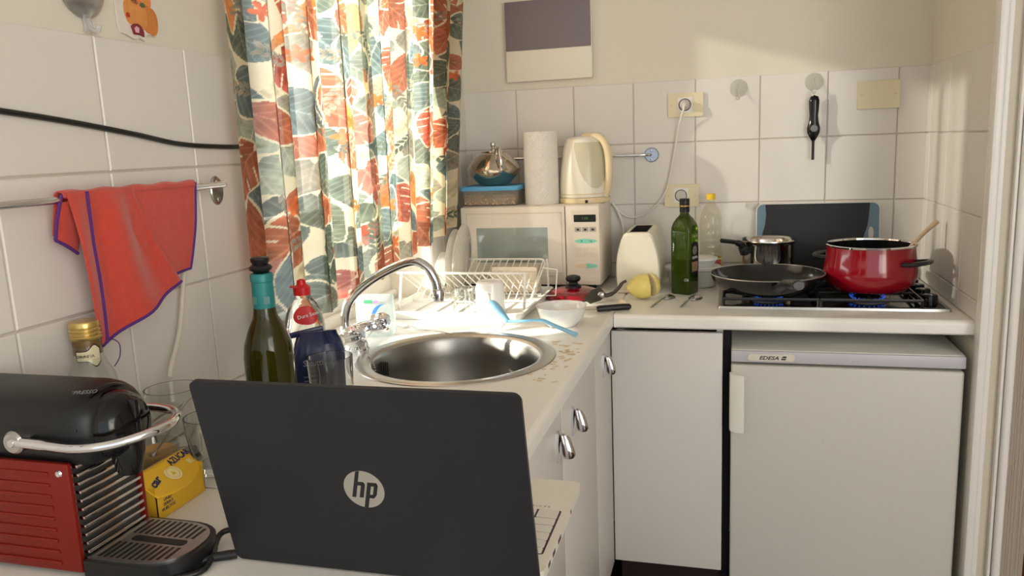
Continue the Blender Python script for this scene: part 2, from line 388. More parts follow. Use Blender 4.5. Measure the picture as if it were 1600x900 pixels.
bd = MB().prism(rrect(-0.058, 0.058, -0.0095, 0.0095, 0.008), 0, 0.003, T(1.01, -0.602, 0.8045) @ FACE_BACK).build('badge', P('badge_cream', (222, 216, 202), 0.35), t)
text('badge_lettering', 'EDESA', 0.0135, m_ink, bd, T(1.004, -0.6052, 0.803) @ FACE_BACK, shear=0.3, sx=1.25, bold=0.0003)
MB().prism([(-0.006, -0.004), (0.005, -0.004), (0.007, 0.0), (-0.004, 0.0)], 0, 0.0004, T(1.040, -0.605, 0.803) @ FACE_BACK).prism([(-0.003, 0.0015), (0.009, 0.0015), (0.010, 0.006), (0.002, 0.006)], 0, 0.0004, T(1.038, -0.605, 0.803) @ FACE_BACK).build('badge_mark', m_ink, bd)
for x in (0.95, 1.42):
    MB().lathe([(0, 0), (0.018, 0), (0.018, 0.03), (0, 0.03)], 12, T(x, -0.5, 0)).build('foot', m_black, t)
MB().box(0.8895, 0.908, -0.56, -0.54, 0.0, 0.872).build('gap_shade', P('gap_shade_black', (10, 10, 10), 0.8), t)  # black strip stands in for the shade in the open gap

# ------------------------------------------------------------------ sink and tap
t = thing('round_sink', 'round stainless steel sink bowl set in the cream worktop', 'sink', (SX, SY, CT-0.15))
rim = [(0.190, CT-0.003), (0.196, CT+0.0015), (0.204, CT+0.0035), (0.212, CT+0.003), (0.218, CT+0.0045), (SR+0.004, CT+0.002), (SR+0.005, CT+0.0003), (0.205, CT+0.0003)]
MB().lathe(rim, 72, T(SX, SY, 0)).build('rim', m_steel, t)
bowl = [(0.190, CT-0.003), (0.186, CT-0.012), (0.183, CT-0.05), (0.178, CT-0.11), (0.165, CT-0.138), (0.14, CT-0.148), (0.03, CT-0.152), (0.03, CT-0.154), (0.142, CT-0.150), (0.167, CT-0.140), (0.180, CT-0.112), (0.185, CT-0.05), (0.188, CT-0.012), (0.192, CT-0.004)]
MB().lathe(bowl, 72, T(SX, SY, 0)).build('bowl', P('sink_bowl_steel', (150, 147, 142), 0.33, 1.0, var=0.12, scale=12, bump=0.05, bscale=120), t)
MB().lathe([(0, CT-0.1515), (0.028, CT-0.1505), (0.034, CT-0.1485), (0.036, CT-0.1505), (0.0, CT-0.156)], 32, T(SX, SY, 0)).build('drain', m_chrome, t)
sl = MB()
for k in range(5): sl.box(-0.010+k*0.005, -0.0075+k*0.005, -0.0015, 0.0015, -0.016, 0.016, M=T(SX-0.181, SY, CT-0.035))
sl.build('overflow_slots', m_black, t)

t = thing('mixer_tap', 'chrome two-knob mixer tap with a high curved spout behind the sink', 'tap', (0.052, -1.03, CT))
MB().lathe([(0, CT), (0.030, CT), (0.030, CT+0.006), (0.024, CT+0.012), (0.022, CT+0.045), (0, CT+0.047)], 24, T(0.05, -1.03, 0)).build('pillar', m_chrome, t)
MB().lathe([(0, -0.072), (0.014, -0.072), (0.020, -0.05), (0.022, -0.015), (0.022, 0.015), (0.020, 0.05), (0.014, 0.072), (0, 0.072)], 24, T(0.052, -1.03, CT+0.042) @ RX(PI/2)).build('body', m_chrome, t)
for y in (-1.098, -0.962):
    M = T(0.056, y, CT+0.044) @ RY(rad(76))
    rings = []
    for r, z in ((0.012, 0.0), (0.016, 0.008), (0.023, 0.012), (0.024, 0.022), (0.024, 0.040), (0.019, 0.048), (0.012, 0.050)):
        rings.append([((r*(1+0.07*math.cos(6*a)))*math.cos(a), (r*(1+0.07*math.cos(6*a)))*math.sin(a), z) for a in [2*PI*k/48 for k in range(48)]])
    kb = MB(M).loft(rings).build('knob', m_chrome, t)
    MB(M).lathe([(0, 0.0515), (0.008, 0.0515), (0.010, 0.0505), (0.010, 0.049)], 20).build('cap', P('knob_cap', (205, 215, 225), 0.1, var=0.02), kb)
sp = spline([(0.042, -1.06, 0.955), (0.042, -1.06, 1.000), (0.058, -1.06, 1.037), (0.102, -1.06, 1.076), (0.165, -1.06, 1.110), (0.218, -1.06, 1.127), (0.252, -1.06, 1.116), (0.271, -1.06, 1.086), (0.276, -1.06, 1.060)], 6)
MB().tube(sp, 0.0105, 16).build('spout', m_chrome, t)
MB().lathe([(0, 0), (0.016, 0), (0.016, 0.016), (0.012, 0.022), (0, 0.022)], 20, T(0.042, -1.06, 0.953)).build('collar', m_chrome, t)
MB().lathe([(0, -0.012), (0.0125, -0.012), (0.0135, -0.006), (0.0135, 0.012), (0.011, 0.016), (0, 0.016)], 20, T(0.277, -1.06, 1.050)).build('aerator', m_chrome, t)
ch = MB()
for p in spline([(0.075, -1.045, 0.952), (0.092, -1.06, 0.935), (0.105, -1.085, 0.918), (0.122, -1.105, 0.911), (0.133, -1.11, 0.885), (0.135, -1.11, 0.83)], 6): ch.ball(p, 0.0026, 6)
tag(ch.build('plug_chain', m_chrome), 'thin beaded plug chain hanging from the tap into the sink', 'chain')

# ------------------------------------------------------------------ curtains
def leaf_print(W, H, res, seed):
    rng = np.random.RandomState(seed)
    nx, ny = int(W/res)+1, int(H/res)+1
    X, Y = np.meshgrid(np.arange(nx)*res, np.arange(ny)*res)
    def fnoise(k):
        a = rng.uniform(0, 6.28, 6); f = rng.uniform(20, 90, (6, 2)); s = np.zeros_like(X)
        for i in range(6): s += np.sin(X*f[i, 0]*k+Y*f[i, 1]*k*(1 if i % 2 else -1)+a[i])
        return s/6
    bgc = np.array(lin((238, 226, 194))[:3]); img = np.zeros((ny, nx, 3)); img[:] = bgc; img *= (1+0.05*fnoise(1))[..., None]
    n1, n2 = fnoise(1.5), fnoise(4)
    def paint(cx, cy, ang, L, Wd, kind, col, vein):
        R = L*0.8; i0, i1 = max(0, int((cx-R)/res)), min(nx, int((cx+R)/res)+2); j0, j1 = max(0, int((cy-R)/res)), min(ny, int((cy+R)/res)+2)
        if i1 <= i0 or j1 <= j0: return
        dx = X[j0:j1, i0:i1]-cx; dy = Y[j0:j1, i0:i1]-cy
        u = (dx*math.cos(ang)+dy*math.sin(ang))/L+0.5; v = (-dx*math.sin(ang)+dy*math.cos(ang))/(Wd/2)
        v = v-0.18*(u-0.5)**2*4; av = np.abs(v); uc = np.clip(u, 0, 1)
        if kind == 'lance': m = av < np.sin(PI*uc**0.85)**0.9
        elif kind == 'flower':
            r = np.hypot(dx, dy)/(L/2); th = np.arctan2(dy, dx)+ang; m = r < 0.35+0.6*np.abs(np.cos(2.5*th))
        else: m = (av < np.sin(PI*uc**0.56)**0.75) & ~((u < 0.10) & (av < 0.2*(0.10-u)/0.10+0.02))
        m &= (u > 0) & (u < 1)
        if kind == 'monstera':
            fr = np.mod((u-0.30*av)*4.6+0.2, 1.0); m &= ~((av > 0.38) & (fr < 0.15) & (u > 0.12))
        if kind in ('heart', 'monstera') or L > 0.08:
            us = 0.5+(u-0.5)*0.94; vs = v*0.90; uo = np.clip(us, 0, 1); e = 0.85 if kind == 'lance' else 0.56
            mo = (np.abs(vs) < np.sin(PI*uo**e)**0.8) & (us > 0) & (us < 1)
            img[j0:j1, i0:i1][mo] = bgc
        c = np.array(col)[None, None, :]*(1+0.34*n1[j0:j1, i0:i1]+0.26*n2[j0:j1, i0:i1])[..., None]
        c = c*(0.72+0.35*np.clip(av, 0, 1)+0.35*uc)[..., None]
        if kind != 'flower':
            sv = np.mod((u-0.34*av)*7.0, 1.0); w = 0.28*np.exp(-((sv-0.12)/0.10)**2)+np.where(av < 0.035, 0.35, 0)
            c = c*(1-w[..., None])+np.array(vein)[None, None, :]*w[..., None]
        img[j0:j1, i0:i1][m] = np.clip(c, 0.005, 0.95)[m]
    def C(*c): return lin(c)[:3]
    rust, red, orange, dgreen, slate, taupe, sage, pale = C(176, 98, 70), C(178, 84, 66), C(218, 138, 82), C(98, 108, 94), C(100, 116, 114), C(152, 143, 124), C(164, 170, 150), C(222, 208, 174)
    kinds = [('monstera', rust, C(232, 170, 130), .13, .10), ('monstera', red, C(225, 160, 130), .11, .085), ('heart', dgreen, C(180, 190, 170), .095, .08), ('heart', slate, C(190, 200, 195), .10, .085),
             ('heart', taupe, C(205, 196, 172), .085, .08), ('lance', orange, C(245, 190, 120), .15, .05), ('lance', slate, C(170, 185, 180), .11, .04), ('heart', sage, C(225, 225, 205), .09, .08), ('lance', rust, C(240, 180, 130), .14, .06), ('lance', pale, C(190, 170, 120), .12, .045)]
    pts = []
    for _ in range(6000):
        p = rng.uniform(0, 1, 2)*(W, H)
        if all((p[0]-q[0])**2+(p[1]-q[1])**2 > 0.070**2 for q in pts): pts.append(p)
    for p in pts:
        k = rng.choice(len(kinds), p=[.13, .07, .16, .13, .14, .08, .07, .10, .07, .05]); kd, c, vn, L, Wd = kinds[k]; s = rng.uniform(.95, 1.4)
        paint(p[0], p[1], -PI/2+rng.uniform(-1.3, 1.3), L*s, Wd*s, kd, c, vn)
    for _ in range(int(W*H*60)):
        p = rng.uniform(0, 1, 2)*(W, H); r = rng.rand()
        if r < 0.35: paint(p[0], p[1], rng.uniform(0, 6), .045*rng.uniform(.7, 1.2), .045, 'flower', C(224, 110, 60), C(240, 180, 120))
        else:
            a = rng.uniform(0, 6.28); c = dgreen if r < .7 else taupe
            for q in range(7):
                for sgn in (-1, 1):
                    d = q*0.014; paint(p[0]+d*math.cos(a)+.009*math.cos(a+sgn*1.1), p[1]+d*math.sin(a)+.009*math.sin(a+sgn*1.1), a+sgn*0.7, .022, .009, 'lance', c, c)
    return img
def curtain_mat():
    m = bpy.data.materials.new('leaf_print_cotton'); m.use_nodes = True; nt = m.node_tree; N = nt.nodes; L = nt.links; N.remove(N['Principled BSDF'])
    at = N.new('ShaderNodeAttribute'); at.attribute_name = 'print'
    nz = N.new('ShaderNodeTexNoise'); nz.inputs['Scale'].default_value = 900; bp = N.new('ShaderNodeBump'); bp.inputs['Strength'].default_value = 0.2; bp.inputs['Distance'].default_value = 0.0004
    L.new(nz.outputs[0], bp.inputs['Height'])
    df = N.new('ShaderNodeBsdfDiffuse'); tl = N.new('ShaderNodeBsdfTranslucent'); mx = N.new('ShaderNodeMixShader'); mx.inputs[0].default_value = 0.55
    L.new(at.outputs['Color'], df.inputs[0]); L.new(at.outputs['Color'], tl.inputs[0]); L.new(bp.outputs[0], df.inputs['Normal'])
    tp = N.new('ShaderNodeBsdfTransparent'); m2 = N.new('ShaderNodeMixShader'); m2.inputs[0].default_value = 0.10      # open weave
    L.new(df.outputs[0], mx.inputs[1]); L.new(tl.outputs[0], mx.inputs[2]); L.new(mx.outputs[0], m2.inputs[1]); L.new(tp.outputs[0], m2.inputs[2]); L.new(m2.outputs[0], N['Material Output'].inputs[0])
    return m
m_curt = curtain_mat()
def curtain(label, ya, yb, ztop, hem, nfold, seed, S, amp, phase, gap, xoff):
    """hanging panel between ya and yb; hem(f) gives the lower edge, gap(f,v) leans the folds"""
    res = 0.0022; img = leaf_print(S, 1.10, res, seed); ny, nx = img.shape[:2]
    f = np.linspace(0, 1, nx); g = np.linspace(0, 1, ny)
    F, G = np.meshgrid(f, g)                       # G: 0 at hem, 1 at top
    rng = np.random.RandomState(seed+5); wob = sum(rng.uniform(.2, .6)*np.sin(F*rng.uniform(3, 9)+rng.uniform(0, 6)) for _ in range(3))
    ph = 2*PI*nfold*F+phase+0.9*wob+0.35*np.sin(2.2*G+3*F)
    A = amp*(0.75+0.35*np.sin(5*F+seed))*(0.8+0.35*(1-G))
    HZ = hem(F)
    Z = HZ+(ztop-HZ)*G
    Xc = xoff+A*(np.sin(ph)+0.22*np.sin(2*ph+0.7))
    Yc = ya+(yb-ya)*F+0.016*np.sin(2*ph+1.2)*np.minimum(1, np.minimum(F, 1-F)*12)+gap(F, G)
    co = np.stack([Xc, Yc, Z], -1).reshape(-1, 3); org = np.array([xoff, (ya+yb)/2, float(HZ.min())])
    idx = np.arange(ny*nx).reshape(ny, nx); q = np.stack([idx[:-1, :-1], idx[:-1, 1:], idx[1:, 1:], idx[1:, :-1]], -1).reshape(-1, 4)
    me = bpy.data.meshes.new('curtain'); me.vertices.add(len(co)); me.vertices.foreach_set('co', (co-org).astype(np.float32).ravel())
    me.loops.add(q.size); me.loops.foreach_set('vertex_index', q.ravel().astype(np.int32)); me.polygons.add(len(q))
    me.polygons.foreach_set('loop_start', np.arange(0, q.size, 4, dtype=np.int32)); me.polygons.foreach_set('use_smooth', np.ones(len(q), bool))
    me.update(); me.validate()
    at = me.color_attributes.new('print', 'FLOAT_COLOR', 'POINT'); rgba = np.ones((len(co), 4), np.float32); rgba[:, :3] = img.reshape(-1, 3); at.data.foreach_set('color', rgba.ravel())
    me.materials.append(m_curt); o = bpy.data.objects.new('curtain', me); COL.objects.link(o); o.location = org
    tag(o, label, 'curtain', 'leaf-print window curtains')
    return o
curtain('near left leaf-print curtain panel beside the tiled wall', -1.428, -0.85, 2.02, lambda F: 1.008+0.05*F, 4.4, 11, 0.72, 0.020, 0.4, lambda F, G: 0.0*F, 0.048)
curtain('far right leaf-print curtain panel beside the microwave', -0.895, -0.305, 2.02, lambda F: 1.055+0.075*F, 5.0, 23, 0.80, 0.019, 2.0, lambda F, G: 0.22*F*G, 0.050)
rod = thing('curtain_rod', 'slim white curtain rod above the kitchen window', 'curtain rod', (0.08, -0.9, 2.03))
MB().tube([(0.08, -1.55, 2.03), (0.08, -0.2, 2.03)], 0.008, 12).build('rod', m_white, rod)
for y in (-1.52, -0.22): MB().box(0.0, 0.08, y-0.006, y+0.006, 2.02, 2.028).build('bracket', m_white, rod)

# ------------------------------------------------------------------ microwave and what stands on it
m_mw = P('microwave_shell', (226, 216, 200), 0.35, var=0.02)
MWF, MWT = -0.255, 1.182
t = thing('microwave_oven', 'beige microwave oven with a green-keyed control panel in the corner', 'microwave', (0.29, -0.13, CT))
MB().box(0.055, 0.512, MWF+0.014, -0.008, CT+0.014, MWT, 0.008, 3).build('body', m_mw, t)
for x in (0.08, 0.48):
    for y in (-0.22, -0.04): MB().lathe([(0, CT+0.0005), (0.011, CT+0.0005), (0.013, CT+0.014), (0, CT+0.014)], 12, T(x, y, 0)).build('foot', m_black, t)
d = MB().box(0.056, 0.401, MWF, MWF+0.015, CT+0.018, MWT-0.002, 0.004, 2).build('door', m_mw, t)
fx0, fx1, fz0, fz1 = 0.075, 0.392, 0.965, 1.160
g = MB()
for a in ((fx0, fx1, fz0, fz0+0.002), (fx0, fx1, fz1-0.002, fz1), (fx0, fx0+0.002, fz0, fz1), (fx1-0.002, fx1, fz0, fz1)): g.box(a[0], a[1], MWF-0.0012, MWF+0.001, a[2], a[3])
g.build('door_frame_line', P('microwave_line', (205, 193, 176), 0.4), d)
MB().box(0.108, 0.345, MWF-0.0010, MWF+0.001, 1.000, 1.113, 0.0006).build('window', P('microwave_glass', (150, 158, 150), 0.10, var=0.18, scale=9, coat=0.4), d)
text('door_lettering', 'Blujou', 0.009, P('faint_grey_print', (150, 142, 132), 0.6), d, T(0.352, MWF-0.0003, 0.957) @ FACE_BACK, shear=0.3)
c = MB().box(0.403, 0.511, MWF+0.002, MWF+0.016, CT+0.018, MWT-0.002, 0.004, 2).build('control_panel', m_mw, t)
PX = lambda px: 0.4165+(px-886)*0.00197
PZ = lambda py: 1.180-(py-321)*0.00199
PF = MWF+0.0022
def plate(name, x0, x1, y0, y1, mat, r=0.0015, th=0.0012, par=None):
    return MB().prism(rrect(PX(x0), PX(x1), PZ(y1), PZ(y0), r), 0, th, T(0, PF, 0) @ FACE_BACK).build(name, mat, par or c)
plate('panel_frame', 890, 932, 329, 431, P('microwave_panel', (222, 210, 194), 0.4), 0.003, 0.0006)
plate('display', 893, 928.5, 335.5, 347, P('display_glass', (40, 44, 40), 0.12), 0.002)
text('display_digits', '1:00', 0.012, P('display_green', (70, 110, 60), 0.4, emit=(60, 120, 50), estr=0.25), c, T(PX(911), PF-0.0016, PZ(341.3)) @ FACE_BACK)
mg = P('key_grey', (168, 160, 150), 0.5); mgn = P('key_green', (132, 206, 182), 0.4); mkb = P('key_beige', (216, 204, 186), 0.45); mpk = P('key_tan', (222, 196, 166), 0.45)
for k in range(3):
    kk = plate('key', 894+k*12, 904.5+k*12, 355, 362.5, mg, 0.0008)
    MB().prism(rrect(PX(897+k*12), PX(901.5+k*12), PZ(360.5), PZ(357.5), 0.002), 0, 0.0002, T(0, PF-0.0012, 0) @ FACE_BACK).build('key_symbol', m_ink, kk)
def oval(name, x0, x1, y0, y1, mat, half=None):
    cx, cz, rx, rz = (PX(x0)+PX(x1))/2, (PZ(y0)+PZ(y1))/2, (PX(x1)-PX(x0))/2, (PZ(y0)-PZ(y1))/2; pts = []
    for k in range(33):
        a = 2*PI*k/32
        if half == 'l' and math.cos(a) > 1e-6: continue
        if half == 'r' and math.cos(a) < -1e-6: continue
        pts.append((cx+rx*math.cos(a), cz+rz*math.sin(a)))
    if half == 'r': pts = sorted(pts, key=lambda p: math.atan2(p[1]-cz, p[0]-cx))
    return MB().prism(pts, 0, 0.0012, T(0, PF, 0) @ FACE_BACK).build(name, mat, c)
for hf, lb, px in (('l', 'III', 905), ('r', '1 kg', 919)):
    kk = oval('key', 893.5, 929.5, 373.5, 381, mgn, hf); text('key_lettering', lb, 0.007, m_ink, kk, T(PX(px), PF-0.0015, PZ(377.3)) @ FACE_BACK)
for r in range(2):
    for k in range(3): plate('key', 894+k*12, 904.5+k*12, 387+r*8.5, 394+r*8.5, mkb, 0.0008)
oval('key', 893.5, 930, 413, 421, mpk, 'l'); oval('key', 893.5, 930, 413, 421, mgn, 'r')
plate('door_button', 891, 934, 429.5, 442, m_mw, 0.002, 0.002)

# nut box with blue lid
t = thing('nut_box', 'clear plastic box of chopped nuts with a sky-blue lid under the teapot', 'food box', (0.15, -0.165, MWT))
rings = [[(x, y, z) for x, y in rrect(0.15-hx, 0.15+hx, -0.165-hy, -0.165+hy, 0.014)] for hx, hy, z in ((0.088, 0.068, MWT+0.001), (0.096, 0.074, MWT+0.045), (0.096, 0.074, MWT+0.052), (0.0945, 0.0725, MWT+0.052), (0.0945, 0.0725, MWT+0.045), (0.0865, 0.0665, MWT+0.003))]
MB().loft(rings).build('tub', clear('cloudy_tub', (235, 235, 232), 0.1, 1.4, 0.25, (225, 222, 215)), t)
ld = MB().loft([[(x, y, z) for x, y in rrect(0.15-hx, 0.15+hx, -0.165-hy, -0.165+hy, 0.016)] for hx, hy, z in ((0.099, 0.077, MWT+0.050), (0.100, 0.078, MWT+0.052), (0.100, 0.078, MWT+0.060), (0.097, 0.075, MWT+0.064), (0.090, 0.068, MWT+0.064), (0.088, 0.066, MWT+0.061))]).build('lid', P('sky_blue_lid', (92, 168, 214), 0.35, var=0.03), t)
nt_ = MB().loft([[(x, y, z) for x, y in rrect(0.15-hx, 0.15+hx, -0.165-hy, -0.165+hy, 0.012)] for hx, hy, z in ((0.085, 0.065, MWT+0.004), (0.0885, 0.0685, MWT+0.026))])
for k in range(900):
    x = random.uniform(0.066, 0.234); y = -0.2335+random.random()**3*0.12; z = MWT+random.uniform(0.006, 0.035) if y < -0.228 else MWT+random.uniform(0.026, 0.036)
    if y < -0.228: y = -0.230+random.uniform(-0.0015, 0.001)
    s = random.uniform(0.0018, 0.0038); M = T(x, y, z) @ RZ(random.uniform(0, 3)) @ RX(random.uniform(0, 3))
    nt_.box(-s, s, -s*.7, s*.7, -s*.6, s*.6, M=M)
o = nt_.build('nuts', P('chopped_nuts', (206, 172, 128), 0.7, var=0.4, scale=160), t); o['kind'] = 'stuff'

# teapot
TZ0 = MWT+0.0645
t = thing('teapot', 'polished steel teapot with a ball knob standing on the nut box', 'teapot', (0.15, -0.165, TZ0))
prof = [(0, 0), (0.045, 0), (0.050, 0.003), (0.076, 0.030), (0.0875, 0.046), (0.0895, 0.052), (0.087, 0.058), (0.070, 0.082), (0.052, 0.100), (0.042, 0.106), (0.040, 0.106), (0, 0.104)]
MB().lathe(prof, 48, T(0.15, -0.165, TZ0)).build('body', P('warm_steel', (205, 196, 182), 0.10, 1.0, var=0.04), t)
ld = MB().lathe([(0.042, 0.1062), (0.040, 0.110), (0.026, 0.116), (0.008, 0.119), (0.005, 0.123), (0, 0.123)], 32, T(0.15, -0.165, TZ0)).build('lid', P('warm_steel', (205, 196, 182)), t)
MB().ball((0.15, -0.165, TZ0+0.132), 0.0105, 20).build('knob', m_chrome, ld)
hd = spline([(0.172, -0.205, TZ0+0.094), (0.178, -0.216, TZ0+0.116), (0.190, -0.236, TZ0+0.118), (0.199, -0.250, TZ0+0.090), (0.200, -0.250, TZ0+0.062), (0.196, -0.240, TZ0+0.045), (0.188, -0.222, TZ0+0.046)], 6)
MB().tube(hd, 0.0062, 12).build('handle', m_chrome, t)
MB().tube(spline([(0.10, -0.12, TZ0+0.055), (0.065, -0.085, TZ0+0.075), (0.05, -0.07, TZ0+0.10)], 6), [0.016-0.0006*k for k in range(13)], 12).build('spout', m_chrome, t)

# paper towel roll
def quilt():
    m = bpy.data.materials.new('quilted_paper'); m.use_nodes = True; nt = m.node_tree; N = nt.nodes; L = nt.links; b = N['Principled BSDF']
    b.inputs['Base Color'].default_value = lin((244, 240, 230)); b.inputs['Roughness'].default_value = 0.95
    tc = N.new('ShaderNodeTexCoord'); sx = N.new('ShaderNodeSeparateXYZ'); L.new(tc.outputs['Object'], sx.inputs[0])
    at = N.new('ShaderNodeMath'); at.operation = 'ARCTAN2'; L.new(sx.outputs[1], at.inputs[0]); L.new(sx.outputs[0], at.inputs[1])
    def math_(op, a, b_):
        n = N.new('ShaderNodeMath'); n.operation = op
        for i, q in enumerate((a, b_)):
            if q is None: continue
            if isinstance(q, (int, float)): n.inputs[i].default_value = q
            else: L.new(q, n.inputs[i])
        return n.outputs[0]
    u = math_('MULTIPLY', at.outputs[0], 1.6); w = math_('MULTIPLY', sx.outputs[2], 26.0)
    d = math_('ADD', math_('PINGPONG', u, 0.5), math_('PINGPONG', w, 0.5))
    s = math_('SINE', math_('MULTIPLY', d, 30.0), None)
    bp = N.new('ShaderNodeBump'); bp.inputs['Strength'].default_value = 0.5; bp.inputs['Distance'].default_value = 0.003; L.new(s, bp.inputs['Height']); L.new(bp.outputs[0], b.inputs['Normal'])
    return m
t = thing('paper_towel_roll', 'white embossed paper towel roll standing on the microwave', 'paper towel', (0.312, -0.175, MWT))
MB(T(0.312, -0.175, MWT+0.0005)).loft([[(r*math.cos(a)*(1+0.012*math.sin(3*a+q)), r*math.sin(a), z) for a in [2*PI*k/48 for k in range(48)]] for r, z, q in ((0.0545, 0, 0), (0.0555, 0.004, 0), (0.0553, 0.12, 1), (0.0545, 0.226, 1), (0.0535, 0.230, 1))]).build('paper', quilt(), t)
MB(T(0.312, -0.175, MWT)).lathe([(0.020, 0.2305), (0.018, 0.2305), (0.018, 0.10), (0.020, 0.10)], 20).build('core', P('cardboard_core', (168, 140, 108), 0.9), t)

# kettle
KX, KY, KZ = 0.446, -0.135, MWT+0.0005
t = thing('electric_kettle', 'cream plastic electric kettle on its base at the right of the microwave top', 'kettle', (KX, KY, KZ))
m_ket = P('kettle_white', (232, 226, 208), 0.3, var=0.02); m_kol = P('kettle_window', (206, 200, 172), 0.22, var=0.03); m_kcr = P('kettle_cream', (228, 210, 170), 0.38, var=0.03)
MB(T(KX, KY, KZ)).lathe([(0, 0), (0.082, 0), (0.084, 0.003), (0.084, 0.014), (0.081, 0.017), (0, 0.017)], 48).build('power_base', m_kcr, t)
KD = math.atan2(-0.80, 0.60)       # direction of the handle
KS = 160
def ring_k(r, z, spout=0.0):
    out = []
    for k in range(KS):
        a = 2*PI*k/KS; da = math.atan2(math.sin(a-KD-PI*0.95), math.cos(a-KD-PI*0.95)); out.append(((r+spout*max(0, math.cos(da))**6)*math.cos(a), (r+spout*max(0, math.cos(da))**6)*math.sin(a), z))
    return out
ks = [(0.080, 0.018, 0), (0.081, 0.024, 0), (0.0805, 0.06, 0), (0.077, 0.10, 0), (0.071, 0.14, 0.0), (0.066, 0.17, 0.006), (0.062, 0.188, 0.016), (0.058, 0.200, 0.018), (0.046, 0.207, 0.006), (0.02, 0.210, 0), (0.001, 0.2105, 0)]
zs = []; KN = 130
for k in range(KN+1):
    u = k/KN*(len(ks)-1); i = min(int(u), len(ks)-2); f = u-i; zs.append(tuple(ks[i][j]*(1-f)+ks[i+1][j]*f for j in range(3)))
rr = [ring_k(*q) for q in zs]
A, B = MB(T(KX, KY, KZ)), MB(T(KX, KY, KZ))
for i in range(KN):
    for k in range(KS):
        a = 2*PI*(k+0.5)/KS; da = math.atan2(math.sin(a-KD), math.cos(a-KD)); z = rr[i][k][2]
        lim = 0.045+0.13*(min(1, abs(da)/0.95))**2.2
        tgt = B if (abs(da) < 0.95 and lim < z < 0.19) else A
        tgt.add([rr[i][k], rr[i][(k+1) % KS], rr[i+1][(k+1) % KS], rr[i+1][k]], [(0, 1, 2, 3)])
def weld(o):
    bm = bmesh.new(); bm.from_mesh(o.data); bmesh.ops.remove_doubles(bm, verts=bm.verts[:], dist=1e-5); bmesh.ops.recalc_face_normals(bm, faces=bm.faces[:]); bm.to_mesh(o.data); bm.free(); return o
weld(A.build('jug', m_ket, t, sharp=180)); weld(B.build('handle_recess', m_kol, t, sharp=180))
hx, hy = math.cos(KD), math.sin(KD); HX, HY = 0.92, -0.39
def kp(r, z): return (KX+HX*r, KY+HY*r, KZ+z)
MB().tube(spline([kp(0.0, 0.209), kp(0.035, 0.211), kp(0.070, 0.198), kp(0.089, 0.165), kp(0.094, 0.12), kp(0.091, 0.07), kp(0.084, 0.035), kp(0.078, 0.020)], 6), [0.010]*6+[0.012]*12+[0.0125]*19+[0.010]*6, 14).build('handle', m_kcr, t)
MB().box(-0.014, 0.014, -0.008, 0.008, 0, 0.007, 0.003, M=T(KX+HX*0.045, KY+HY*0.045, KZ+0.214) @ RY(0.25)).build('lid_button', P('button_grey', (190, 184, 176), 0.3), t)
MB().box(-0.004, 0.004, -0.003, 0.0, 0.002, 0.011, M=T(KX+0.020, KY-0.0818, KZ)).build('cord_notch', m_black, t)
MB(T(KX, KY, KZ)).lathe([(0.0815, 0.0275), (0.0825, 0.029), (0.0815, 0.0305)], 48).build('seam_ring', m_kcr, t)

# ------------------------------------------------------------------ wall fittings on the back wall
TF = -0.006
t = thing('wall_rail', 'chrome wall rail with a round mount behind the kettle', 'rail', (0.42, -0.03, 1.325))
MB().tube(spline([(0.647, TF-0.003, 1.324), (0.636, -0.028, 1.324), (0.61, -0.036, 1.324)], 5)+[Vector((0.06, -0.036, 1.328))], 0.0055, 12).build('bar', m_chrome, t)
mt = MB(T(0.650, TF, 1.323) @ RX(PI/2)).lathe([(0, 0), (0.024, 0), (0.024, 0.002), (0.021, 0.005), (0, 0.005)], 28).build('mount_plate', P('mount_steel', (170, 182, 196), 0.25, 0.8), t)
for z in (0.014, -0.014): MB(T(0.650, TF-0.005, 1.323+z) @ RX(PI/2)).lathe([(0, 0.0025), (0.003, 0.002), (0.0045, 0), (0, 0)], 10).build('screw', m_chrome, mt)
MB(T(0.075, TF, 1.328) @ RX(PI/2)).lathe([(0, 0), (0.024, 0), (0.021, 0.005), (0.006, 0.006), (0.006, 0.03), (0, 0.03)], 20).build('mount_plate', m_chrome, t)

def socket(x0, x1, z0, z1, label, plug):
    cx, cz = (x0+x1)/2, (z0+z1)/2
    t = thing('power_socket', label, 'socket', (cx, TF, z0))
    MB().prism(rrect(x0, x1, z0, z1, 0.004), 0, 0.008, T(0, TF, 0) @ FACE_BACK).build('cover_plate', P('socket_cream', (230, 218, 184), 0.4, var=0.03), t)
    ix = cx-0.002
    ins = MB().prism(rrect(ix-0.0235, ix+0.0235, cz-0.0235, cz+0.0235, 0.002), 0, 0.0095, T(0, TF, 0) @ FACE_BACK).build('insert', m_white, t)
    MB(T(ix, TF-0.0095, cz) @ RX(PI/2)).lathe([(0.0175, 0.0005), (0.0175, 0.002), (0.0195, 0.002), (0.0195, 0.0)], 32).build('ring', m_ink, ins)
    MB(T(ix, TF-0.0095, cz) @ RX(PI/2)).lathe([(0, 0.0012), (0.0172, 0.0012), (0.0172, 0)], 32).build('well', P('socket_well', (205, 200, 190), 0.5), ins)
    for sx in (-1, 1): MB().box(cx+sx*0.043-0.003, cx+sx*0.043+0.003, TF-0.0085, TF-0.007, cz-0.0006, cz+0.0006).build('notch', P('notch_tan', (180, 165, 130), 0.6), t)
    return ix, cz
ix, cz = socket(0.705, 0.816, 1.441, 1.517, 'cream wall socket with a white plug and lead in it', True)
socket(0.692, 0.803, 1.150, 1.224, 'empty cream wall socket behind the oil bottle', False)
t = thing('power_lead', 'white plug lead hanging from upper socket to behind the microwave', 'lead', (ix, -0.03, cz))
m_lead = P('white_cable', (232, 228, 220), 0.45, var=0.02)
